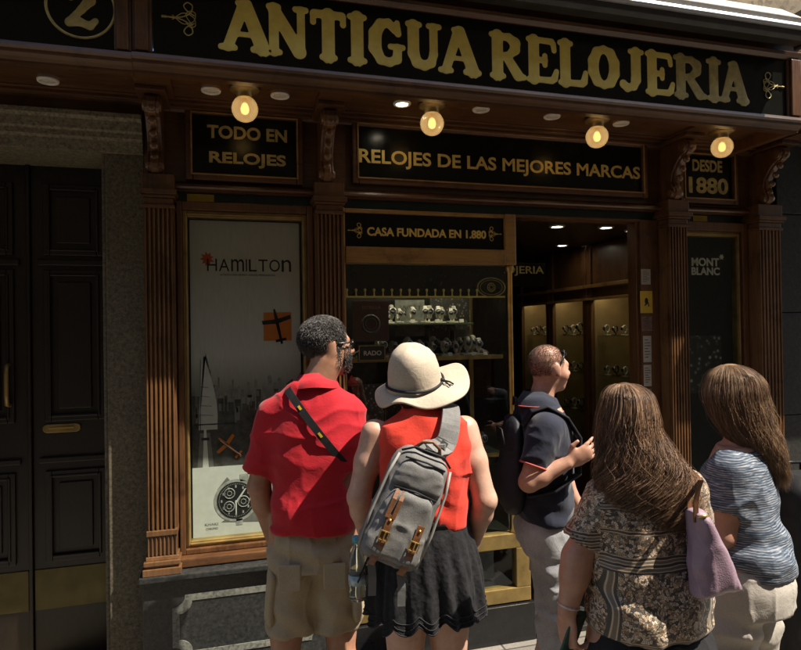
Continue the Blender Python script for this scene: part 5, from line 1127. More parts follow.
# skirt with gathered folds and scalloped lace hem
m, nt, b = mat('black_eyelet_cotton'); v = coords(nt); vo = N(nt, 'ShaderNodeTexVoronoi'); vo.inputs['Scale'].default_value = 62; nt.links.new(coords(nt, (1, 1, .8)), vo.inputs['Vector'])
n1 = noise(nt, v, 30, 5, .7); nt.links.new(mix(nt, 1.0, ramp(nt, n1, [(.3, (.007, .007, .008)), (.7, (.019, .019, .022))]), ramp(nt, vo.outputs['Distance'], [(.10, (.35,)*3), (.2, (1, 1, 1))]), 'MULTIPLY'), b.inputs['Base Color'])
b.inputs['Roughness'].default_value = .8; b.inputs['Specular IOR Level'].default_value = .2; b.inputs['Sheen Weight'].default_value = .04; bump(nt, b, mth(nt, 'ADD', mth(nt, 'MULTIPLY', vo.outputs['Distance'], .6), n1), .6, .006); SKIRT = m
RS = [(.665, .0, 0, .212, .175), (.72, .0, 0, .207, .168), (.80, 0, 0, .197, .156), (.88, 0, 0, .183, .143), (.95, 0, 0, .165, .128), (1.005, 0, 0, .152, .115), (1.03, 0, 0, .148, .112)]
rgs = np.array(RS)
def skirt_pt(a, z, off=0.0):
    cx, cy, wd, dp = [cub(rgs[:, 0], rgs[:, j], z) for j in (1, 2, 3, 4)]; f = np.clip((1.0-z)/.33, 0, 1); zz_ = z+0*a
    dr = f*(.009*np.sin(a*13+1.6*np.sin(a*3+z*5))+.006*np.sin(a*23+z*9+1.5*np.sin(2*a))+.008*np.sin(a*6+2))+off+.0025*vnoise(np.stack([a*9, zz_*26, 0*a], 1), 3)+f*.002*vnoise(np.stack([a*26, zz_*60, 0*a], 1), 6)
    h_ = np.clip((.83-z)/.13, 0, 1); return np.stack([cx+(wd+dr)*np.cos(a), cy+(dp+dr)*np.sin(a), z-(.032*np.abs(np.sin(a*7+.3*np.sin(a*3)))+.012*np.sin(a*2+.8))*h_], 1)
na, nz_ = 320, 60; vs = []
for side in (0, 1):
    for z in np.linspace(.697, 1.028, nz_): vs.append(skirt_pt(np.linspace(0, 2*pi, na, endpoint=False), z, -.006 if side else 0))
V = np.concatenate(vs); Q = []
for sd_ in (0, 1):
    o_ = sd_*na*nz_; i, j = np.meshgrid(np.arange(nz_-1), np.arange(na), indexing='ij'); i, j = i.ravel(), j.ravel(); j2 = (j+1) % na
    qd = np.stack([o_+i*na+j, o_+i*na+j2, o_+(i+1)*na+j2, o_+(i+1)*na+j], 1); Q.append(qd if sd_ == 0 else qd[:, ::-1])
j = np.arange(na); j2 = (j+1) % na; o_ = na*nz_; Q.append(np.stack([j2, j, o_+j, o_+j2], 1)); skirt = qmesh('skirt', V, np.concatenate(Q), SKIRT, pB)
LACE = cloth('lace_trim', (.03, .03, .034), .3, 500, .8, .5)
for zr in (.701, .714, .73): q = MB(); q.tube(list(skirt_pt(np.linspace(0, 2*pi, 321), zr, .0015)), .0016, 5, False); q.build('lace_trim', LACE, skirt)
q = MB(); q.lathe([(.150, 1.0), (.153, 1.0), (.152, 1.036), (.149, 1.036)], (0, 0, 0), 40); wb = q.build('waistband', NYL, skirt); wb.scale = (1, .76, 1)
# sun hat
HATM = cloth('natural_canvas_hat', (.52, .44, .34), .12, 420, .9, .3); Mh = Matrix.Translation(Vector(B.l(410, 391)*np.array((1, 0, 1))+np.array((0, .02, 0)))) @ Matrix.Rotation(R_(16)-B.rz*0, 4, 'Y') @ Matrix.Rotation(R_(20), 4, 'X')
Mh = Matrix.Translation(Vector(B.l(416, 384)*np.array((1, 0, 1))+np.array((0, .03, 0)))) @ Matrix.Rotation(R_(-9), 4, 'Y') @ Matrix.Rotation(R_(18), 4, 'X')
vs = []; n_ = 72; prof = [(.0, .150), (.02, .1495), (.045, .143), (.066, .126), (.080, .095), (.088, .06), (.092, .025), (.094, .004), (.098, -.002)]
def brim(a, f):
    R0 = .098; R1 = .164+.026*cos(a-R_(20))+.010*cos(2*a+.5); r = R0+(R1-R0)*f; dz = -.002-.020*f*f+.014*f*cos(a-.2)+.010*f*sin(a*2+.4)+.012*f*f*sin(3*a+1.1)+.008*f*sin(5*a); return r, dz
rows = []
for r, h_ in prof: rows.append([(r*cos(a)*(1+.05*cos(2*a)), r*sin(a)*1.06, h_+.004*sin(3*a+r*30)*min(1, r*12)-.012*max(0, cos(a+.6))*(h_ > .11)) for a in np.linspace(0, 2*pi, n_, endpoint=False)])
for f in np.linspace(.08, 1, 12): rows.append([(lambda t: (t[0]*cos(a), t[0]*sin(a), t[1]))(brim(a, f)) for a in np.linspace(0, 2*pi, n_, endpoint=False)])
for f in np.linspace(1, .08, 6): rows.append([(lambda t: (t[0]*cos(a)*(1 if f < 1 else 1.004), t[0]*sin(a), t[1]-.005))(brim(a, f)) for a in np.linspace(0, 2*pi, n_, endpoint=False)])
rows.append([(r*.95*cos(a), r*sin(a), .02) for r in (.09,) for a in np.linspace(0, 2*pi, n_, endpoint=False)]); rows.append([(.03*cos(a), .03*sin(a), .12) for a in np.linspace(0, 2*pi, n_, endpoint=False)])
q = MB(); q.add([p for r in rows for p in r], [(i*n_+j, i*n_+(j+1) % n_, (i+1)*n_+(j+1) % n_, (i+1)*n_+j) for i in range(len(rows)-1) for j in range(n_)], True); hat = q.build('sun_hat', HATM, pB, xf=Mh)
q = MB(); q.tube([(.0985*cos(a)*(1+.05*cos(2*a)), .1045*sin(a), .010+.004*sin(2*a)) for a in np.linspace(0, 2*pi, 60)], .0048, 8, False); q.ball((.093, -.04, .012), (.011, .009, .008), 10, 6); q.tube([(.094, -.042, .012), (.118, -.05, .004), (.128, -.062, -.002)], .0032, 6); q.tube([(.094, -.042, .012), (.108, -.062, .004), (.112, -.078, .0)], .003, 6)
q.build('hat_cord', NYL, hat, xf=Mh)
# a short brown tail of hair at the nape
rg = np.random.RandomState(9); n = 420; t = np.linspace(0, 1, 12)[None, :, None]; a = rg.uniform(pi*1.02, pi*1.98, n); r0 = np.stack([.066*np.cos(a), -.02+.075*np.sin(a), rg.uniform(-.03, .0, n)], 1)
e_ = np.stack([.04*np.cos(a)+.035, -.03+.05*np.sin(a), rg.uniform(-.115, -.075, n)], 1); HB = hairm('brown_hair', (.03, .014, .007), (.075, .038, .02), (.16, .09, .045))
strands('hair', hc+r0[:, None]*(1-t)+e_[:, None]*t+.008*rg.randn(n, 1, 3)*t*(1-t)*2, np.full(n, .0014), HB, pB)

# grey sling backpack on her back
m, nt, b = mat('grey_canvas'); v = coords(nt); wv = noise(nt, v, 320, 2); n1 = noise(nt, v, 14, 5, .65)
nt.links.new(ramp(nt, mth(nt, 'ADD', mth(nt, 'MULTIPLY', n1, .6), mth(nt, 'MULTIPLY', wv, .4)), [(.32, (.10, .098, .095)), (.5, (.17, .165, .16)), (.7, (.25, .245, .235))]), b.inputs['Base Color']); b.inputs['Roughness'].default_value = .85; bump(nt, b, mth(nt, 'ADD', n1, mth(nt, 'MULTIPLY', wv, .3)), .4, .004); CANV = m
sl0 = B.l(405, 506, -.20); BAGO = np.array((sl0[0], -.185, sl0[2])); bag = empty('sling_backpack', tuple(B.o+B.ex*BAGO[0]+B.ey*BAGO[1]+np.array((0, 0, BAGO[2]))), B.rz, 'grey canvas sling backpack with tan leather straps worn on the back', 'bag')
MS = Matrix.Rotation(R_(23), 4, 'Y'); W2, H2, D2 = .098, .185, .06
def roundbox(c, w_, d_, h_, r): 
    c = np.array(c)
    def fn(X, Y, Z):
        zz = (Z-c[2])/h_; tw = w_*(1-.10*np.clip(zz, -1, 1)-.22*np.clip(zz-.55, 0, 1)); qx, qy, qz = np.abs(X-c[0])-tw+r, np.abs(Y-c[1])-d_+r, np.abs(Z-c[2])-h_+r
        return np.sqrt(np.maximum(qx, 0)**2+np.maximum(qy, 0)**2+np.maximum(qz, 0)**2)+np.minimum(np.maximum(np.maximum(qx, qy), qz), 0)-r
    return Pr(fn, c-np.array((w_, d_, h_))*1.15, c+np.array((w_, d_, h_))*1.15, .015)
def rotS(V): return V @ np.array(MS.to_3x3()).T
V, Q = surf([roundbox((0, 0, 0), W2, D2, H2, .04)], .006, 1, folds(.004, (12, 12, 12), 44)); bb = qmesh('bag_body', rotS(V), Q, CANV, bag)
V, Q = surf([roundbox((0, -.055, -.05), W2*.86, .032, .115, .028)], .006, 1, folds(.004, (14, 14, 14), 47)); fp = qmesh('front_pocket', rotS(V), Q, CANV, bag)
V, Q = surf([roundbox((0, -.052, .11), W2*.80, .022, .045, .02)], .006, 1, folds(.003, (14, 14, 14), 49)); qmesh('top_pocket', rotS(V), Q, CANV, bag)
q = MB(); q.tube([(-.072, -.074, .062), (0, -.078, .068), (.072, -.074, .062)], .0035, 6); q.tube([(-.07, -.062, .158), (0, -.068, .164), (.066, -.062, .158)], .0035, 6); q.tube([(-.084, -.035, .17), (-.05, -.05, .196), (.05, -.05, .196), (.084, -.035, .17)], .004, 6); q.build('zip', NYL, bag, xf=MS)
q = MB(); pts = [(.1*(1 if k else 1)*cos(a), -.03-.0*k, 0) for a, k in ()]; 
for s in (-1, 1): q.tube([(s*.10, -.04, -.165), (s*.106, -.045, -.05), (s*.1, -.045, .09), (s*.088, -.04, .16)], .0045, 6)
q.build('piping', plain('pale_piping', (.30, .29, .27), .7, 0, .1, 40), bag, xf=MS)
for x in (-.048, .052):
    q = MB(); ribbon(q, [(x, -.093, -.02), (x, -.094, -.06), (x, -.092, -.12), (x, -.082, -.165), (x, -.06, -.192)], (1, 0, 0), .011, .004); ls = q.build('leather_strap', LEATH, bag, xf=MS)
    q = MB(); q.frame(x-.017, -.102, x+.017, -.070, .004, -.1005, .004); q.box((x-.002, -.102, -.1), (x+.002, -.0985, -.072)); q.build('buckle', BRASS, ls, .001, xf=MS)
    q = MB(); q.lathe([(0, -.1), (.0045, -.099), (.0045, -.095), (0, -.095)], (x, 0, -.035), 10, 'y'); q.build('rivet', BRASS, ls, xf=MS)
    b0 = np.array(MS.to_3x3() @ Vector((x, -.05, -.185))); q = MB(); ribbon(q, [b0, b0+np.array((.004, -.004, -.05)), b0+np.array((.002, .0, -.11))], (1, 0, 0), .0125, .003); q.build('webbing_tail', cloth('grey_webbing', (.15, .15, .15), .1, 700), bag)
for x0, x1 in ((-.062, -.05), (-.04, -.03)):
    q = MB(); ribbon(q, [((x0+x1)/2, -.078, .058), ((x0+x1)/2-.004, -.094, .03), ((x0+x1)/2-.006, -.095, -.03)], (1, 0, 0), .0065, .004); q.build('zip_pull', LEATH, bag, xf=MS)
q = MB(); q.tube([(-.05, -.012, .178), (-.03, -.03, .215), (.0, -.035, .228), (.03, -.03, .215), (.05, -.012, .178)], .008, 8, True, .7); q.build('grab_handle', LEATH, bag, xf=MS)
top = np.array(MS.to_3x3() @ Vector((.0, .0, .18))); e0 = B.l(449, 409, 0)-BAGO; e0[1] = .185; sh0 = np.array((e0[0], .19-.005, e0[2]+.0))
pth = [top+np.array((-.012, -.005, -.035)), top+np.array((.004, -.018, .02)), B.l(438, 440)*np.array((1, 0, 1))-BAGO*np.array((1, 0, 1))+np.array((0, .035, 0)), B.l(444, 421)*np.array((1, 0, 1))-BAGO*np.array((1, 0, 1))+np.array((0, .055, 0.005)), B.l(448, 409)*np.array((1, 0, 1))-BAGO*np.array((1, 0, 1))+np.array((0, .115, 0.022)), B.l(448, 409)*np.array((1, 0, 1))-BAGO*np.array((1, 0, 1))+np.array((0, .20, 0.022)), B.l(440, 425)*np.array((1, 0, 1))-BAGO*np.array((1, 0, 1))+np.array((-.02, .285, -.02)), np.array((-.02, .318, .0)), np.array((-.11, .27, -.16))]
pf = []; 
for i in range(len(pth)-1):
    for t_ in np.linspace(0, 1, 5)[:-1]: pf.append(pth[i]*(1-t_)+pth[i+1]*t_)
pf.append(pth[-1]); pf = np.array(pf)
for _ in range(3): pf[1:-1] = (pf[:-2]+2*pf[1:-1]+pf[2:])/4
q = MB(); ribbon(q, list(pf), (.93, 0, -.36), list(np.interp(np.linspace(0, 1, len(pf)), [0, .1, .3, 1], [.042, .040, .034, .026])), .012); ss = q.build('shoulder_strap', CANV, bag, .003)
q = MB(); ribbon(q, [p+np.array((-.006, -.011, 0)) for p in pf[3:10]], (.93, 0, -.36), .012, .004); s3 = q.build('strap_webbing', NYL, ss)
c = pf[7]+np.array((-.008, -.016, 0)); q = MB(); q.frame(c[0]-.02, c[2]-.014, c[0]+.02, c[2]+.014, .005, c[1]-.004, .006); q.build('strap_buckle', plain('pale_plastic', (.35, .33, .30), .4, 0, .1, 30), ss, .001)
# plastic water bottle tucked at the bag's side
m = bpy.data.materials.new('bottle_plastic'); m.use_nodes = True; nt = m.node_tree; b = nt.nodes['Principled BSDF']; b.inputs['Base Color'].default_value = (.75, .85, .88, 1); b.inputs['Roughness'].default_value = .08; b.inputs['Transmission Weight'].default_value = .9; b.inputs['IOR'].default_value = 1.2
bo = B.l(357, 570, -.08); bt = empty('water_bottle', tuple(B.o+B.ex*bo[0]+B.ey*bo[1]+np.array((0, 0, bo[2]))), B.rz, 'clear plastic water bottle with blue cap beside the black skirt', 'bottle')
q = MB(); q.lathe([(0, -.10), (.026, -.10), (.029, -.095), (.029, -.06), (.0275, -.055), (.029, -.05), (.029, -.01), (.0275, -.005), (.029, 0), (.029, .03), (.024, .055), (.012, .08), (.012, .095), (0, .095)], (0, 0, 0), 20); q.build('bottle_body', m, bt)
q = MB(); q.lathe([(0, .094), (.0145, .094), (.0145, .113), (.013, .116), (0, .116)], (0, 0, 0), 18); q.build('cap', plain('blue_cap', (.06, .30, .42), .4, 0, .1, 30), bt)
q = MB(); q.lathe([(.0294, -.045), (.0297, -.045), (.0297, -.012), (.0294, -.012)], (0, 0, 0), 20); q.build('label_band', plain('bottle_label', (.35, .45, .5), .5, 0, .4, 60), bt)
q = MB(); ribbon(q, [(0, -.03, -.03), (.04, -.02, .05), (.09, .0, .12)], (0, 1, .3), .008, .003); q.build('carry_loop', NYL, bt)

# ------------------------------------------------------------------ person pointing, navy polo
C = Who(541, 2.67, R_(-103)); pC = spawn(C, 'man in navy polo and grey jeans gesturing with his hand by the doorway')
SKC = skin('light_skin', (.56, .33, .235)); hc = C.l(549, 371); hc[0] = 0; hc[2] = 1.502; KC = .89
shR, shL = np.array((.155, -.03, 1.275)), np.array((-.155, -.01, 1.275)); eR = C.l(529, 482, -.19); wR = C.l(567, 463, -.20); eL = C.l(559, 474, .17); wL = C.l(570, 503, .15)+np.array((0, .03, 0))
hA = R_(17); nk = rc(hc+np.array((0, -.02, -.06)), (0, -.015, 1.32), .047, .057, .03)
bd = turned(head_prims(hc, KC), hA, hc)+[nk, loft([(.82, 0, -.005, .118, .068), (1.0, 0, 0, .128, .08), (1.18, 0, 0, .16, .1), (1.29, 0, 0, .155, .09), (1.34, 0, 0, .10, .075)])]
bd += arm_prims(shR, eR, wR, (.045, .039, .038, .026))+arm_prims(shL, eL, wL, (.05, .042, .041, .027))
dh = C.l(588, 452, -.2)-wR; bd += hand_prims(wR, dh, (1, .05, -.15), -1, .95, .28, .35, (.95, -.1))+hand_prims(wL, (0, .3, -1), (-1, 0, 0), 1, .95, .5)
hips = [(-.085, 0, .85), (.085, 0, .85)]; kn = [(-.085, .06, .46), (.075, .01, .46)]; an = [(-.09, .03, .085), (.08, -.03, .085)]
for h_, k_, a_ in zip(hips, kn, an): bd += leg_prims(h_, k_, a_, (.062, .042, .040, .03))
solid('body', bd, .005, SKC, pC); eyes(hc, KC, hA, hc, pC)
for a_, g in zip(an, (-.15, .15)): foot('shoe', a_, g, cloth('dark_shoe', (.04, .035, .03)), pC)
NAV = cloth('navy_pique', (.016, .019, .036), .15, 700, .85, .3, .2)
RGC = [(.855, 0, 0, .165, .112), (.95, 0, 0, .165, .110), (1.06, 0, .004, .170, .112), (1.17, 0, .006, .178, .114), (1.25, 0, .0, .178, .106), (1.30, 0, -.005, .160, .094), (1.335, 0, -.012, .115, .08), (1.36, 0, -.015, .078, .072), (1.372, 0, -.015, .068, .068)]
cfR = shR+(eR-shR)*.72; cfL = shL+(eL-shL)*.72; dr_ = [loft(RGC)]; TRIM = cloth('red_white_trim', (.55, .12, .10), .3, 500)
for s_, c_ in ((shR, cfR), (shL, cfL)): d_ = axis(c_, s_); dr_ += [fc(s_, c_, .053, .056, .045), rc(c_, c_+d_*.05, .046, .047, .003, 's')]
poloC = solid('polo_shirt', dr_+[half((0, 0, .865), (0, 0, -1))], .0066, NAV, pC, 1, folds(.006, (8, 8, 9), 61, lambda V: .005*np.sin(V[:, 2]*45+V[:, 1]*25+vnoise(V*8, 5)*2.5)*np.clip((1.18-V[:, 2])/.2, 0, 1)))
for s_, c_ in ((shR, cfR), (shL, cfL)):
    d_ = (c_-s_)/np.linalg.norm(c_-s_); q = MB(); pp = np.cross(d_, (0, 1, 0)); pp /= np.linalg.norm(pp); p2 = np.cross(d_, pp); q.tube([c_-d_*.004+(pp*cos(a)+p2*sin(a))*.058 for a in np.linspace(0, 2*pi, 29)], .0042, 6, False); q.build('cuff_trim', TRIM, poloC)
q = MB(); vs = []
for zz, r0 in ((1.355, .078), (1.405, .064), (1.409, .062), (1.37, .088), (1.348, .098)):
    for i in range(n_ := 40): a = 2*pi*i/n_; vs.append((r0*cos(a), -.014+r0*sin(a)*1.04, zz-.03*max(0, sin(a))))
q.add(vs, [(j*40+i, j*40+(i+1) % 40, (j+1)*40+(i+1) % 40, (j+1)*40+i) for j in range(4) for i in range(40)], True); cl = q.build('collar', NAV, poloC)
q = MB(); q.tube([(.099*cos(a), -.014+.099*sin(a)*1.04, 1.3475-.03*max(0, sin(a))) for a in np.linspace(0, 2*pi, 41)], .003, 6, False); q.build('collar_trim', TRIM, cl)
m, nt, b = mat('washed_grey_denim'); v = coords(nt); wv = noise(nt, coords(nt, (1, 1, .5)), 330, 2); n1 = noise(nt, v, 7, 5, .6)
nt.links.new(ramp(nt, mth(nt, 'ADD', mth(nt, 'MULTIPLY', n1, .7), mth(nt, 'MULTIPLY', wv, .35)), [(.35, (.21, .215, .225)), (.55, (.36, .365, .38)), (.75, (.52, .525, .54))]), b.inputs['Base Color']); b.inputs['Roughness'].default_value = .9; bump(nt, b, mth(nt, 'ADD', noise(nt, v, 22, 5, .6, 1), mth(nt, 'MULTIPLY', wv, .2)), .4, .006); DENIM = m
def trousers(name, hips, kn, an, waist, wr, dr, rt, rk, ra, mt, parent, seed, amp=.006):
    pr = [loft([(waist-.17, 0, -.01, wr*1.02, dr*1.08), (waist-.09, 0, -.015, wr*1.04, dr*1.1), (waist, 0, 0, wr*.93, dr*.95)], k=.03)]
    for h_, k_, a_ in zip(hips, kn, an): k_, a_ = np.array(k_), np.array(a_); pr += [rc(np.array(h_)*np.array((.95, 1, 1))-np.array((0, .008, .03)), k_, rt, rk, .03), rc(k_, a_+np.array((0, 0, .0)), rk, ra, .025)]
    def ex(V):
        z = V[:, 2]; kz = kn[0][2]; g = np.exp(-((z-kz)/.11)**2)+np.exp(-((z-.14)/.09)**2)+.7*np.exp(-((z-(waist-.22))/.07)**2); return amp*1.1*np.sin(z*62+V[:, 0]*25+V[:, 1]*18+vnoise(V*9, seed)*3)*g
    return solid(name, pr, .0072, mt, parent, 1, folds(amp, (9, 9, 7), seed, ex))
trC = trousers('jeans', hips, kn, an, .905, .148, .094, .080, .061, .051, DENIM, pC, 71)
q = MB(); q.lathe([(.151, .872), (.155, .872), (.155, .905), (.151, .905)], (0, 0, 0), 40); bl = q.build('belt', LEATH, trC); bl.scale = (.94, .62, 1)
HAIRC = hairm('cropped_brown_hair', (.05, .032, .022), (.11, .07, .05), (.2, .13, .09))
short_hair('hair', hc, KC, hA, hc, 14000, .0055, HAIRC, pC, 15, -.07, .0006, .00042, .05, .0, False)
RH = Matrix.Translation(Vector(hc)) @ Matrix.Rotation(hA, 4, 'Z') @ Matrix.Rotation(R_(52), 4, 'X') @ Matrix.Scale(KC, 4)
q = MB()
for s in (-1, 1):
    q.tube([(s*(.034+.026*cos(a)), .104-.010*(s*cos(a) > 0), .004+.02*sin(a)) for a in np.linspace(0, 2*pi, 19)], .0024, 6, False)
    q.tube([(s*.06, .094, .01), (s*.078, .06, .008), (s*.082, .0, .0), (s*.08, -.03, -.01)], .003, 6)
q.tube([(-.010, .106, .01), (.010, .106, .01)], .0022, 6); gl_ = q.build('sunglasses', BLACK, pC, xf=RH)
q = MB()
for s in (-1, 1): q.lathe([(0, .1), (.0235, .1), (.0235, .1025), (0, .1025)], (s*.034, 0, .004), 18, 'y')
q.build('lens', BLKGL, gl_, xf=RH)
# dark backpack on his back
kb = empty('backpack', tuple(C.o), C.rz, 'dark backpack worn by the man in the navy polo', 'bag'); NB = cloth('dark_navy_nylon', (.020, .020, .026), .25, 500, .55, .4)
solid('pack_body', [rc((0, -.130, 1.205), (0, -.138, 1.0), .105, .12, .05, sq=((0, 1, 0), .42)), rc((0, -.162, 1.06), (0, -.167, .99), .08, .08, .05, sq=((0, 1, 0), .4))], .008, NB, kb, 1, folds(.006, (10, 10, 10), 81))
for s in (-1, 1):
    q = MB(); pts = [np.array((s*.09, -.11, 1.27)), np.array((s*.105, -.075, 1.335)), np.array((s*.11, -.01, 1.352)), np.array((s*.12, .07, 1.305)), np.array((s*.13, .118, 1.22)), np.array((s*.16, .10, 1.08)), np.array((s*.17, .0, 1.02)), np.array((s*.13, -.1, .99))]
    ribbon(q, pts, (1, 0, 0), .028, .01); q.build('shoulder_strap', NB, kb, .003)
q = MB(); q.tube([(-.03, -.12, 1.345), (-.02, -.12, 1.38), (.02, -.12, 1.38), (.03, -.12, 1.345)], .006, 6); q.build('grab_handle', NYL, kb)
q = MB(); q.tube([(-.08, -.185, 1.19), (-.05, -.19, 1.25), (.05, -.19, 1.25), (.08, -.185, 1.19)], .0035, 6); q.build('zip', NYL, kb)

# ------------------------------------------------------------------ person with long wavy hair, patterned top
D = Who(641, 1.86, R_(-2)); pD = spawn(D, 'woman with long wavy brown hair in patterned brown blouse seen from behind')
SKD = skin('warm_skin', (.50, .28, .19)); hc = np.array((D.l(630, 418)[0], .02, 1.395))
shL, shR = D.l(600, 494), D.l(695, 492); shL[1] = shR[1] = 0; eL = D.l(578, 558, -.02); wL = D.l(567, 612, -.03); eR = D.l(706, 558)+np.array((0, .04, 0)); wR = eR+np.array((-.06, .22, .05))
nk = rc(hc+np.array((0, -.02, -.06)), (.0, -.01, 1.22), .052, .07, .03)
bd = turned(head_prims(hc, .93, False), R_(-14), hc)+[nk, loft([(.72, 0, 0, .165, .125), (.9, 0, 0, .155, .115), (1.06, 0, 0, .15, .11), (1.17, 0, 0, .155, .095), (1.22, 0, 0, .11, .075)])]
bd += arm_prims(shL, eL, wL, (.048, .046, .041, .028))+arm_prims(shR, eR, wR, (.048, .046, .041, .028))
bd += hand_prims(wL, D.l(568, 650, -.03)-wL, (-1, -.35, 0), 1, .9, .55, .1, (.5, .5))+hand_prims(wR, (-.3, 1, .1), (1, 0, .2), -1, .9, .8)
hips = [(-.09, 0, .74), (.09, 0, .74)]; kn = [(-.09, .02, .42), (.09, .0, .42)]; an = [(-.09, -.02, .08), (.095, -.03, .08)]
for h_, k_, a_ in zip(hips, kn, an): bd += leg_prims(h_, k_, a_, (.09, .06, .06, .038))
solid('body', bd, .0052, SKD, pD); eyes(hc, .93, R_(-5), hc, pD)
for a_, g in zip(an, (-.2, .2)): foot('shoe', a_, g, cloth('black_shoe', (.02, .02, .02)), pD, .22)
# printed blouse: bands of paisley, stripes and borders
m, nt, b = mat('paisley_print'); v = coords(nt); sx = N(nt, 'ShaderNodeSeparateXYZ'); nt.links.new(v, sx.inputs[0])
wp = N(nt, 'ShaderNodeVectorMath', operation='ADD'); nt.links.new(v, wp.inputs[0]); nz = N(nt, 'ShaderNodeTexNoise'); nz.inputs['Scale'].default_value = 16; nt.links.new(v, nz.inputs['Vector'])
sc_ = N(nt, 'ShaderNodeVectorMath', operation='SCALE'); sc_.inputs['Scale'].default_value = .045; nt.links.new(nz.outputs['Color'], sc_.inputs[0]); nt.links.new(sc_.outputs[0], wp.inputs[1])
vo = N(nt, 'ShaderNodeTexVoronoi'); vo.inputs['Scale'].default_value = 27; nt.links.new(wp.outputs[0], vo.inputs['Vector'])
vo.feature = 'F1'; ve = N(nt, 'ShaderNodeTexVoronoi'); ve.feature = 'DISTANCE_TO_EDGE'; ve.inputs['Scale'].default_value = 120; nt.links.new(wp.outputs[0], ve.inputs['Vector']); vo.inputs['Scale'].default_value = 120
vo2 = N(nt, 'ShaderNodeTexVoronoi'); vo2.inputs['Scale'].default_value = 330; nt.links.new(wp.outputs[0], vo2.inputs['Vector'])
sr = N(nt, 'ShaderNodeSeparateColor'); nt.links.new(vo.outputs['Color'], sr.inputs[0])
pais = ramp(nt, sr.outputs[0], [(0, (.07, .055, .045)), (.18, (.50, .40, .29)), (.40, (.16, .11, .07)), (.52, (.40, .26, .15)), (.68, (.22, .19, .125)), (.80, (.60, .49, .37))], 'CONSTANT')
pais = mix(nt, 1.0, pais, ramp(nt, ve.outputs['Distance'], [(.03, (.12, .10, .09)), (.09, (1, 1, 1)), (.28, (1, 1, 1)), (.36, (.3, .26, .22))]), 'MULTIPLY')
pais = mix(nt, .55, pais, ramp(nt, vo2.outputs['Distance'], [(.2, (.25, .2, .16)), (.34, (1.05, 1.02, 1)), (.7, (1.1, 1.05, 1))]), 'MULTIPLY')
st2 = mth(nt, 'SINE', mth(nt, 'MULTIPLY', mth(nt, 'ADD', sx.outputs[2], mth(nt, 'MULTIPLY', nz.outputs['Fac'], .012)), 340.0)); bandc = ramp(nt, mth(nt, 'MULTIPLY_ADD', st2, .5, .5), [(.2, (.035, .03, .025)), (.4, (.55, .43, .30)), (.6, (.48, .28, .15)), (.85, (.12, .11, .085))])
bandc = mix(nt, .75, bandc, ramp(nt, vo2.outputs['Distance'], [(.18, (.35, .3, .25)), (.3, (1, 1, 1))]), 'MULTIPLY')
def zone(a, c): return mth(nt, 'MULTIPLY', mth(nt, 'GREATER_THAN', sx.outputs[2], a), mth(nt, 'LESS_THAN', sx.outputs[2], c))
col = pais
xs_ = mth(nt, 'ABSOLUTE', sx.outputs[0]); body_ = mth(nt, 'LESS_THAN', xs_, .178); arm_ = mth(nt, 'GREATER_THAN', xs_, .178)
for a, c, w_ in ((.765, .80, None), (.985, 1.03, body_), (1.09, 1.105, body_), (1.155, 1.175, body_), (1.03, 1.085, arm_)): col = mix(nt, zone(a, c) if w_ is None else mth(nt, 'MULTIPLY', zone(a, c), w_), col, bandc)
st3 = mth(nt, 'SINE', mth(nt, 'MULTIPLY', sx.outputs[0], 300.0)); bv = mix(nt, .7, ramp(nt, mth(nt, 'MULTIPLY_ADD', st3, .5, .5), [(.2, (.035, .03, .025)), (.45, (.55, .43, .30)), (.8, (.14, .11, .075))]), ramp(nt, vo2.outputs['Distance'], [(.18, (.35, .3, .25)), (.3, (1, 1, 1))]), 'MULTIPLY')
xa = mth(nt, 'ABSOLUTE', mth(nt, 'ADD', sx.outputs[0], .015)); vz = mth(nt, 'MULTIPLY', mth(nt, 'MULTIPLY', mth(nt, 'GREATER_THAN', xa, .135), mth(nt, 'LESS_THAN', xa, .16)), mth(nt, 'LESS_THAN', sx.outputs[2], .985)); col = mix(nt, vz, col, bv)
nt.links.new(col, b.inputs['Base Color']); b.inputs['Roughness'].default_value = .55; b.inputs['Sheen Weight'].default_value = .1; bump(nt, b, noise(nt, v, 24, 4, .6, 1.2), .3, .006); PRINT = m
RGD = [(.745, 0, -.01, .180, .142), (.83, 0, -.01, .182, .142), (.92, 0, -.005, .176, .134), (1.0, 0, 0, .172, .128), (1.09, 0, 0, .170, .126), (1.15, 0, -.003, .172, .114), (1.20, 0, -.008, .150, .098), (1.235, 0, -.012, .11, .082), (1.252, 0, -.015, .085, .072)]
cfL = shL+(eL-shL)*.72+np.array((-.008, 0, 0)); cfR = shR+(eR-shR)*.70; dr_ = [loft(RGD)]
for s_, c_ in ((shL, cfL), (shR, cfR)): d_ = axis(c_, s_); dr_ += [fc(s_, c_, .056, .060, .03), rc(c_, c_+d_*.05, .053, .054, .003, 's')]
solid('blouse', dr_+[half((0, 0, .785), (0, 0, -1))], .0066, PRINT, pD, 1, folds(.007, (7, 7, 8), 91, lambda V: .006*np.sin(V[:, 2]*36+V[:, 0]*20+vnoise(V*7, 6)*3)*np.clip((1.12-V[:, 2])/.2, 0, 1)))
trousers('trousers', hips, kn, an, .80, .178, .135, .098, .075, .062, cloth('black_trousers', (.018, .018, .021), .2, 500, .85, .3), pD, 95)
HD = hairm('wavy_brown_hair', (.055, .031, .018), (.17, .094, .05), (.48, .30, .185))  # lightest strand colour stands in for sun highlights on the hair
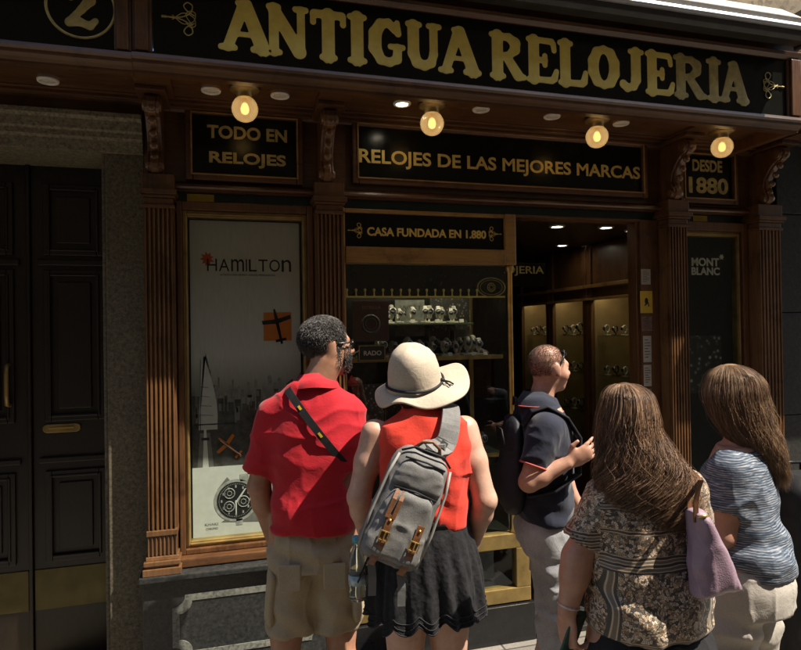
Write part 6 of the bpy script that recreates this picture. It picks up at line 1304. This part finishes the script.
profD = [(383, 622, 632, .012, .02), (386, 615, 641, .05, .02), (392, 609, 648, .085, .015), (402, 606, 651, .10, .01), (418, 601, 653, .105, 0), (432, 599, 656, .105, -.005), (446, 598, 663, .104, -.02), (462, 597, 673, .10, -.04), (478, 595, 680, .095, -.05), (494, 599, 684, .085, -.055), (512, 608, 687, .07, -.06), (528, 622, 682, .05, -.06)]
long_hair(D, profD, 14000, (150, 390), (1.04, 1.18), .052, .085, HD, pD, 101, .00055, 150)
q = MB(); d_ = (wL-eL)/np.linalg.norm(wL-eL); pp = np.cross(d_, (0, 1, 0)); pp /= np.linalg.norm(pp); p2 = np.cross(d_, pp); q.tube([wL-d_*.02+(pp*cos(a)+p2*sin(a))*.031 for a in np.linspace(0, 2*pi, 25)], .0035, 6, False); q.build('bracelet', plain('pale_bracelet', (.5, .42, .36), .4, .3, .2, 60), pD)
# phone in her hand
f0 = D.l(573, 634, -.035); ph = empty('smartphone', tuple(D.o+D.ex*f0[0]+D.ey*f0[1]+np.array((0, 0, f0[2]))), D.rz, 'dark green cased phone held low in the hand of the patterned blouse woman', 'phone')
MP = Matrix.Rotation(R_(24), 4, 'Y') @ Matrix.Rotation(R_(25), 4, 'Z'); q = MB(); q.box((-.034, -.004, -.072), (.034, .004, .072)); pb = q.build('phone_case', plain('green_case', (.03, .075, .055), .35, 0, .5, 60), ph, .006, 3, xf=MP)
q = MB(); q.box((-.03, .0042, -.066), (.03, .0052, .066)); q.build('screen', BLKGL, ph, xf=MP); q = MB(); q.box((-.026, -.0058, .035), (-.004, -.0042, .062)); q.lathe([(0, -.0068), (.006, -.0068), (.006, -.0056), (0, -.0056)], (-.015, 0, .054), 12, 'y'); q.build('camera_bump', BLACK, ph, .001, xf=MP)
# lilac shoulder bag
m, nt, b = mat('lilac_leather'); v = coords(nt); n1 = noise(nt, v, 16, 5, .6); vo = N(nt, 'ShaderNodeTexVoronoi'); vo.inputs['Scale'].default_value = 260; nt.links.new(v, vo.inputs['Vector'])
nt.links.new(ramp(nt, n1, [(.3, (.235, .155, .20)), (.7, (.34, .24, .30))]), b.inputs['Base Color']); b.inputs['Roughness'].default_value = .42; bump(nt, b, mth(nt, 'ADD', mth(nt, 'MULTIPLY', n1, 1.4), mth(nt, 'MULTIPLY', vo.outputs['Distance'], .25)), .4, .005); LIL = m
b0 = D.l(705, 555, -.15); hb = empty('shoulder_bag', tuple(D.o+D.ex*b0[0]+D.ey*b0[1]+np.array((0, 0, b0[2]))), D.rz, 'soft lilac leather shoulder bag hanging beside the patterned blouse', 'bag')
def fb(X, Y, Z):
    # a slouching bag: outline in the plane, pillow thickness
    t = np.clip((Z+.115)/.245, 0, 1); x0 = -.040*(1-t)-.052*t; x1 = .115*(1-t)**.9-.012*t; e = np.maximum(np.maximum(x0-X, X-x1), np.maximum(-.115+.10*np.clip(X, 0, 1)-Z, Z-.13)); return np.sqrt(np.maximum(e+.04, 0)**2+(Y/1.15)**2)-.04
V, Q = surf([Pr(fb, (-.08, -.06, -.13), (.14, .06, .14), .02)], .006, 2, folds(.005, (13, 13, 9), 111, lambda V: .006*np.sin(V[:, 0]*60+V[:, 2]*22)*np.clip((V[:, 2]+.1)*5, 0, 1))); qmesh('bag_body', V, Q, LIL, hb)
q = MB(); sh_ = np.array((D.l(692, 474)[0]-b0[0], -.02-b0[1], D.l(692, 474)[2]-b0[2]))
for dx, dy in ((-.012, -.02), (.006, .02)): ribbon(q, [np.array((-.035+dx*.3, dy*.7, .10)), np.array((-.036+dx, dy*1.3, .16)), np.array((-.04+dx*.5, dy*2.2, .22)), sh_+np.array((dx*.5, -.055 if dy < 0 else .055, -.01)), sh_+np.array((dx*.5, 0, .016))], (1, 0, .2), .007, .005)
q.build('bag_handle', LEATH, hb)
q = MB(); q.tube([(-.045, -.03, .118), (-.03, -.04, .122), (-.014, -.03, .118)], .004, 6); q.build('bag_ring', BRASS, hb)

# ------------------------------------------------------------------ person in the blue striped top
E_ = Who(737, 2.27, R_(32)); pE = spawn(E_, 'woman in blue and white striped top and beige trousers turned to the left')
SKE = skin('rosy_skin', (.55, .31, .22)); hc = E_.l(732, 397); hc = np.array((hc[0], hc[1], 1.415))
shL, shR = np.array((-.135, .0, 1.172)), np.array((.135, .0, 1.172)); eL = E_.l(720, 534, -.10); wL = E_.l(700, 560, -.03)+np.array((0, .09, 0)); eR = np.array((.20, .02, .97)); wR = np.array((.14, .2, .98))
nk = rc(hc+np.array((0, -.02, -.06)), (0, -.015, 1.22), .05, .066, .03)
bd = turned(head_prims(hc, .90, False), R_(-8), hc)+[nk, loft([(.76, 0, 0, .165, .13), (.95, 0, 0, .145, .11), (1.1, 0, 0, .155, .11), (1.19, 0, 0, .15, .092), (1.24, 0, 0, .1, .072)])]
bd += arm_prims(shL, eL, wL, (.048, .045, .04, .027))+arm_prims(shR, eR, wR, (.048, .045, .04, .027))+hand_prims(wL, (.2, 1, -.2), (-1, 0, .2), 1, .9, .5)+hand_prims(wR, (-.3, 1, 0), (1, 0, .2), -1, .9, .5)
hips = [(-.09, 0, .78), (.09, 0, .78)]; kn = [(-.085, .05, .43), (.09, .0, .43)]; an = [(-.085, .02, .085), (.10, -.05, .085)]
for h_, k_, a_ in zip(hips, kn, an): bd += leg_prims(h_, k_, a_, (.09, .058, .058, .036))
solid('body', bd, .0056, SKE, pE); eyes(hc, .90, R_(-8), hc, pE)
for a_, g in zip(an, (-.15, .15)): foot('shoe', a_, g, cloth('beige_shoe', (.3, .25, .2)), pE, .22)
m, nt, b = mat('space_dyed_stripes'); v = coords(nt); nz = noise(nt, coords(nt, (4.0, 4.0, 52)), 5.2, 4, .65, .5); nb_ = noise(nt, coords(nt, (3, 3, 60)), 3, 2)
sx = N(nt, 'ShaderNodeSeparateXYZ'); nt.links.new(v, sx.inputs[0]); lw = noise(nt, v, 6, 3); sn = mth(nt, 'SINE', mth(nt, 'MULTIPLY', mth(nt, 'ADD', sx.outputs[2], mth(nt, 'MULTIPLY', lw, .03)), 760.0))
s = mth(nt, 'ADD', mth(nt, 'MULTIPLY', sn, .085), mth(nt, 'ADD', mth(nt, 'MULTIPLY', nz, .95), mth(nt, 'MULTIPLY', nb_, .1)))
nt.links.new(ramp(nt, s, [(.36, (.020, .028, .05)), (.47, (.06, .085, .125)), (.56, (.13, .165, .21)), (.63, (.27, .285, .32)), (.76, (.46, .45, .46))]), b.inputs['Base Color']); b.inputs['Roughness'].default_value = .85; bump(nt, b, noise(nt, v, 26, 4, .6, 1), .25, .006); STRIPE = m
RGE = [(.775, 0, -.02, .180, .158), (.84, 0, -.02, .182, .160), (.92, 0, -.005, .168, .142), (1.0, 0, .008, .162, .132), (1.08, 0, .012, .172, .138), (1.14, 0, .008, .172, .124), (1.19, 0, -.002, .152, .1), (1.225, 0, -.01, .11, .08), (1.245, 0, -.012, .085, .072)]
RGE = [(a, b_, c, d*.92, e*.93) for a, b_, c, d, e in RGE]
cfL = shL+(eL-shL)*.62; cfR = shR+(eR-shR)*.62; dr_ = [loft(RGE)]
for s_, c_ in ((shL, cfL), (shR, cfR)): d_ = axis(c_, s_); dr_ += [fc(s_, c_, .063, .061, .045), rc(c_, c_+d_*.05, .053, .055, .003, 's')]
solid('striped_top', dr_+[half((0, 0, .782), (0, 0, -1))], .0066, STRIPE, pE, 1, folds(.006, (7, 7, 9), 121, lambda V: .006*np.sin(V[:, 2]*44+V[:, 0]*26+V[:, 1]*22+vnoise(V*7, 8)*2.5)*np.clip((1.08-V[:, 2])/.2, 0, 1)))
trousers('trousers', hips, kn, an, .83, .160, .138, .108, .088, .085, cloth('beige_linen', (.43, .395, .35), .1, 500, .9, .4), pE, 131, .008)
HE = hairm('windblown_light_brown_hair', (.06, .034, .018), (.18, .104, .054), (.44, .28, .16))
profE = [(364, 727, 738, .012, .02), (368, 720, 748, .05, .02), (374, 714, 755, .08, .015), (384, 710, 761, .095, .01), (396, 708, 762, .098, .0), (410, 711, 764, .095, -.01), (424, 717, 767, .085, -.022), (438, 727, 771, .075, -.035), (450, 738, 774, .06, -.045), (462, 748, 777, .045, -.05), (472, 755, 779, .03, -.055)]
long_hair(E_, profE, 11000, (150, 395), (1.11, 1.24), .022, .12, HE, pE, 141, .00055, 120)

# ------------------------------------------------------------------ black bag at the edge of the picture
kx = place(801, 335, 2.62); tb = empty('trolley_bag', tuple(kx), R_(-10), 'tall black soft trolley bag standing at the right edge behind the beige trousers', 'bag')
solid('bag_body', [roundbox((0, 0, .57), .16, .13, .47, .07)], .012, NYL, tb, 1, folds(.008, (6, 6, 5), 151))
q = MB(); ribbon(q, [(-.13, -.14, .72), (-.05, -.146, .70), (.05, -.146, .69), (.12, -.14, .69)], (0, 0, 1), .006, .003); q.build('pale_strap', plain('pale_strap', (.45, .43, .4), .6, 0, .1, 30), tb)
q = MB(); q.tube([(-.06, .09, .98), (-.06, .09, 1.07), (.06, .09, 1.07), (.06, .09, .98)], .009, 8); q.build('pull_handle', BLACK, tb)
for s in (-1, 1): q = MB(); q.lathe([(0, -.015), (.045, -.015), (.05, -.01), (.05, .01), (.045, .015), (0, .015)], (s*.12, .08, .05), 20, 'x'); q.build('wheel', SOLE, tb)
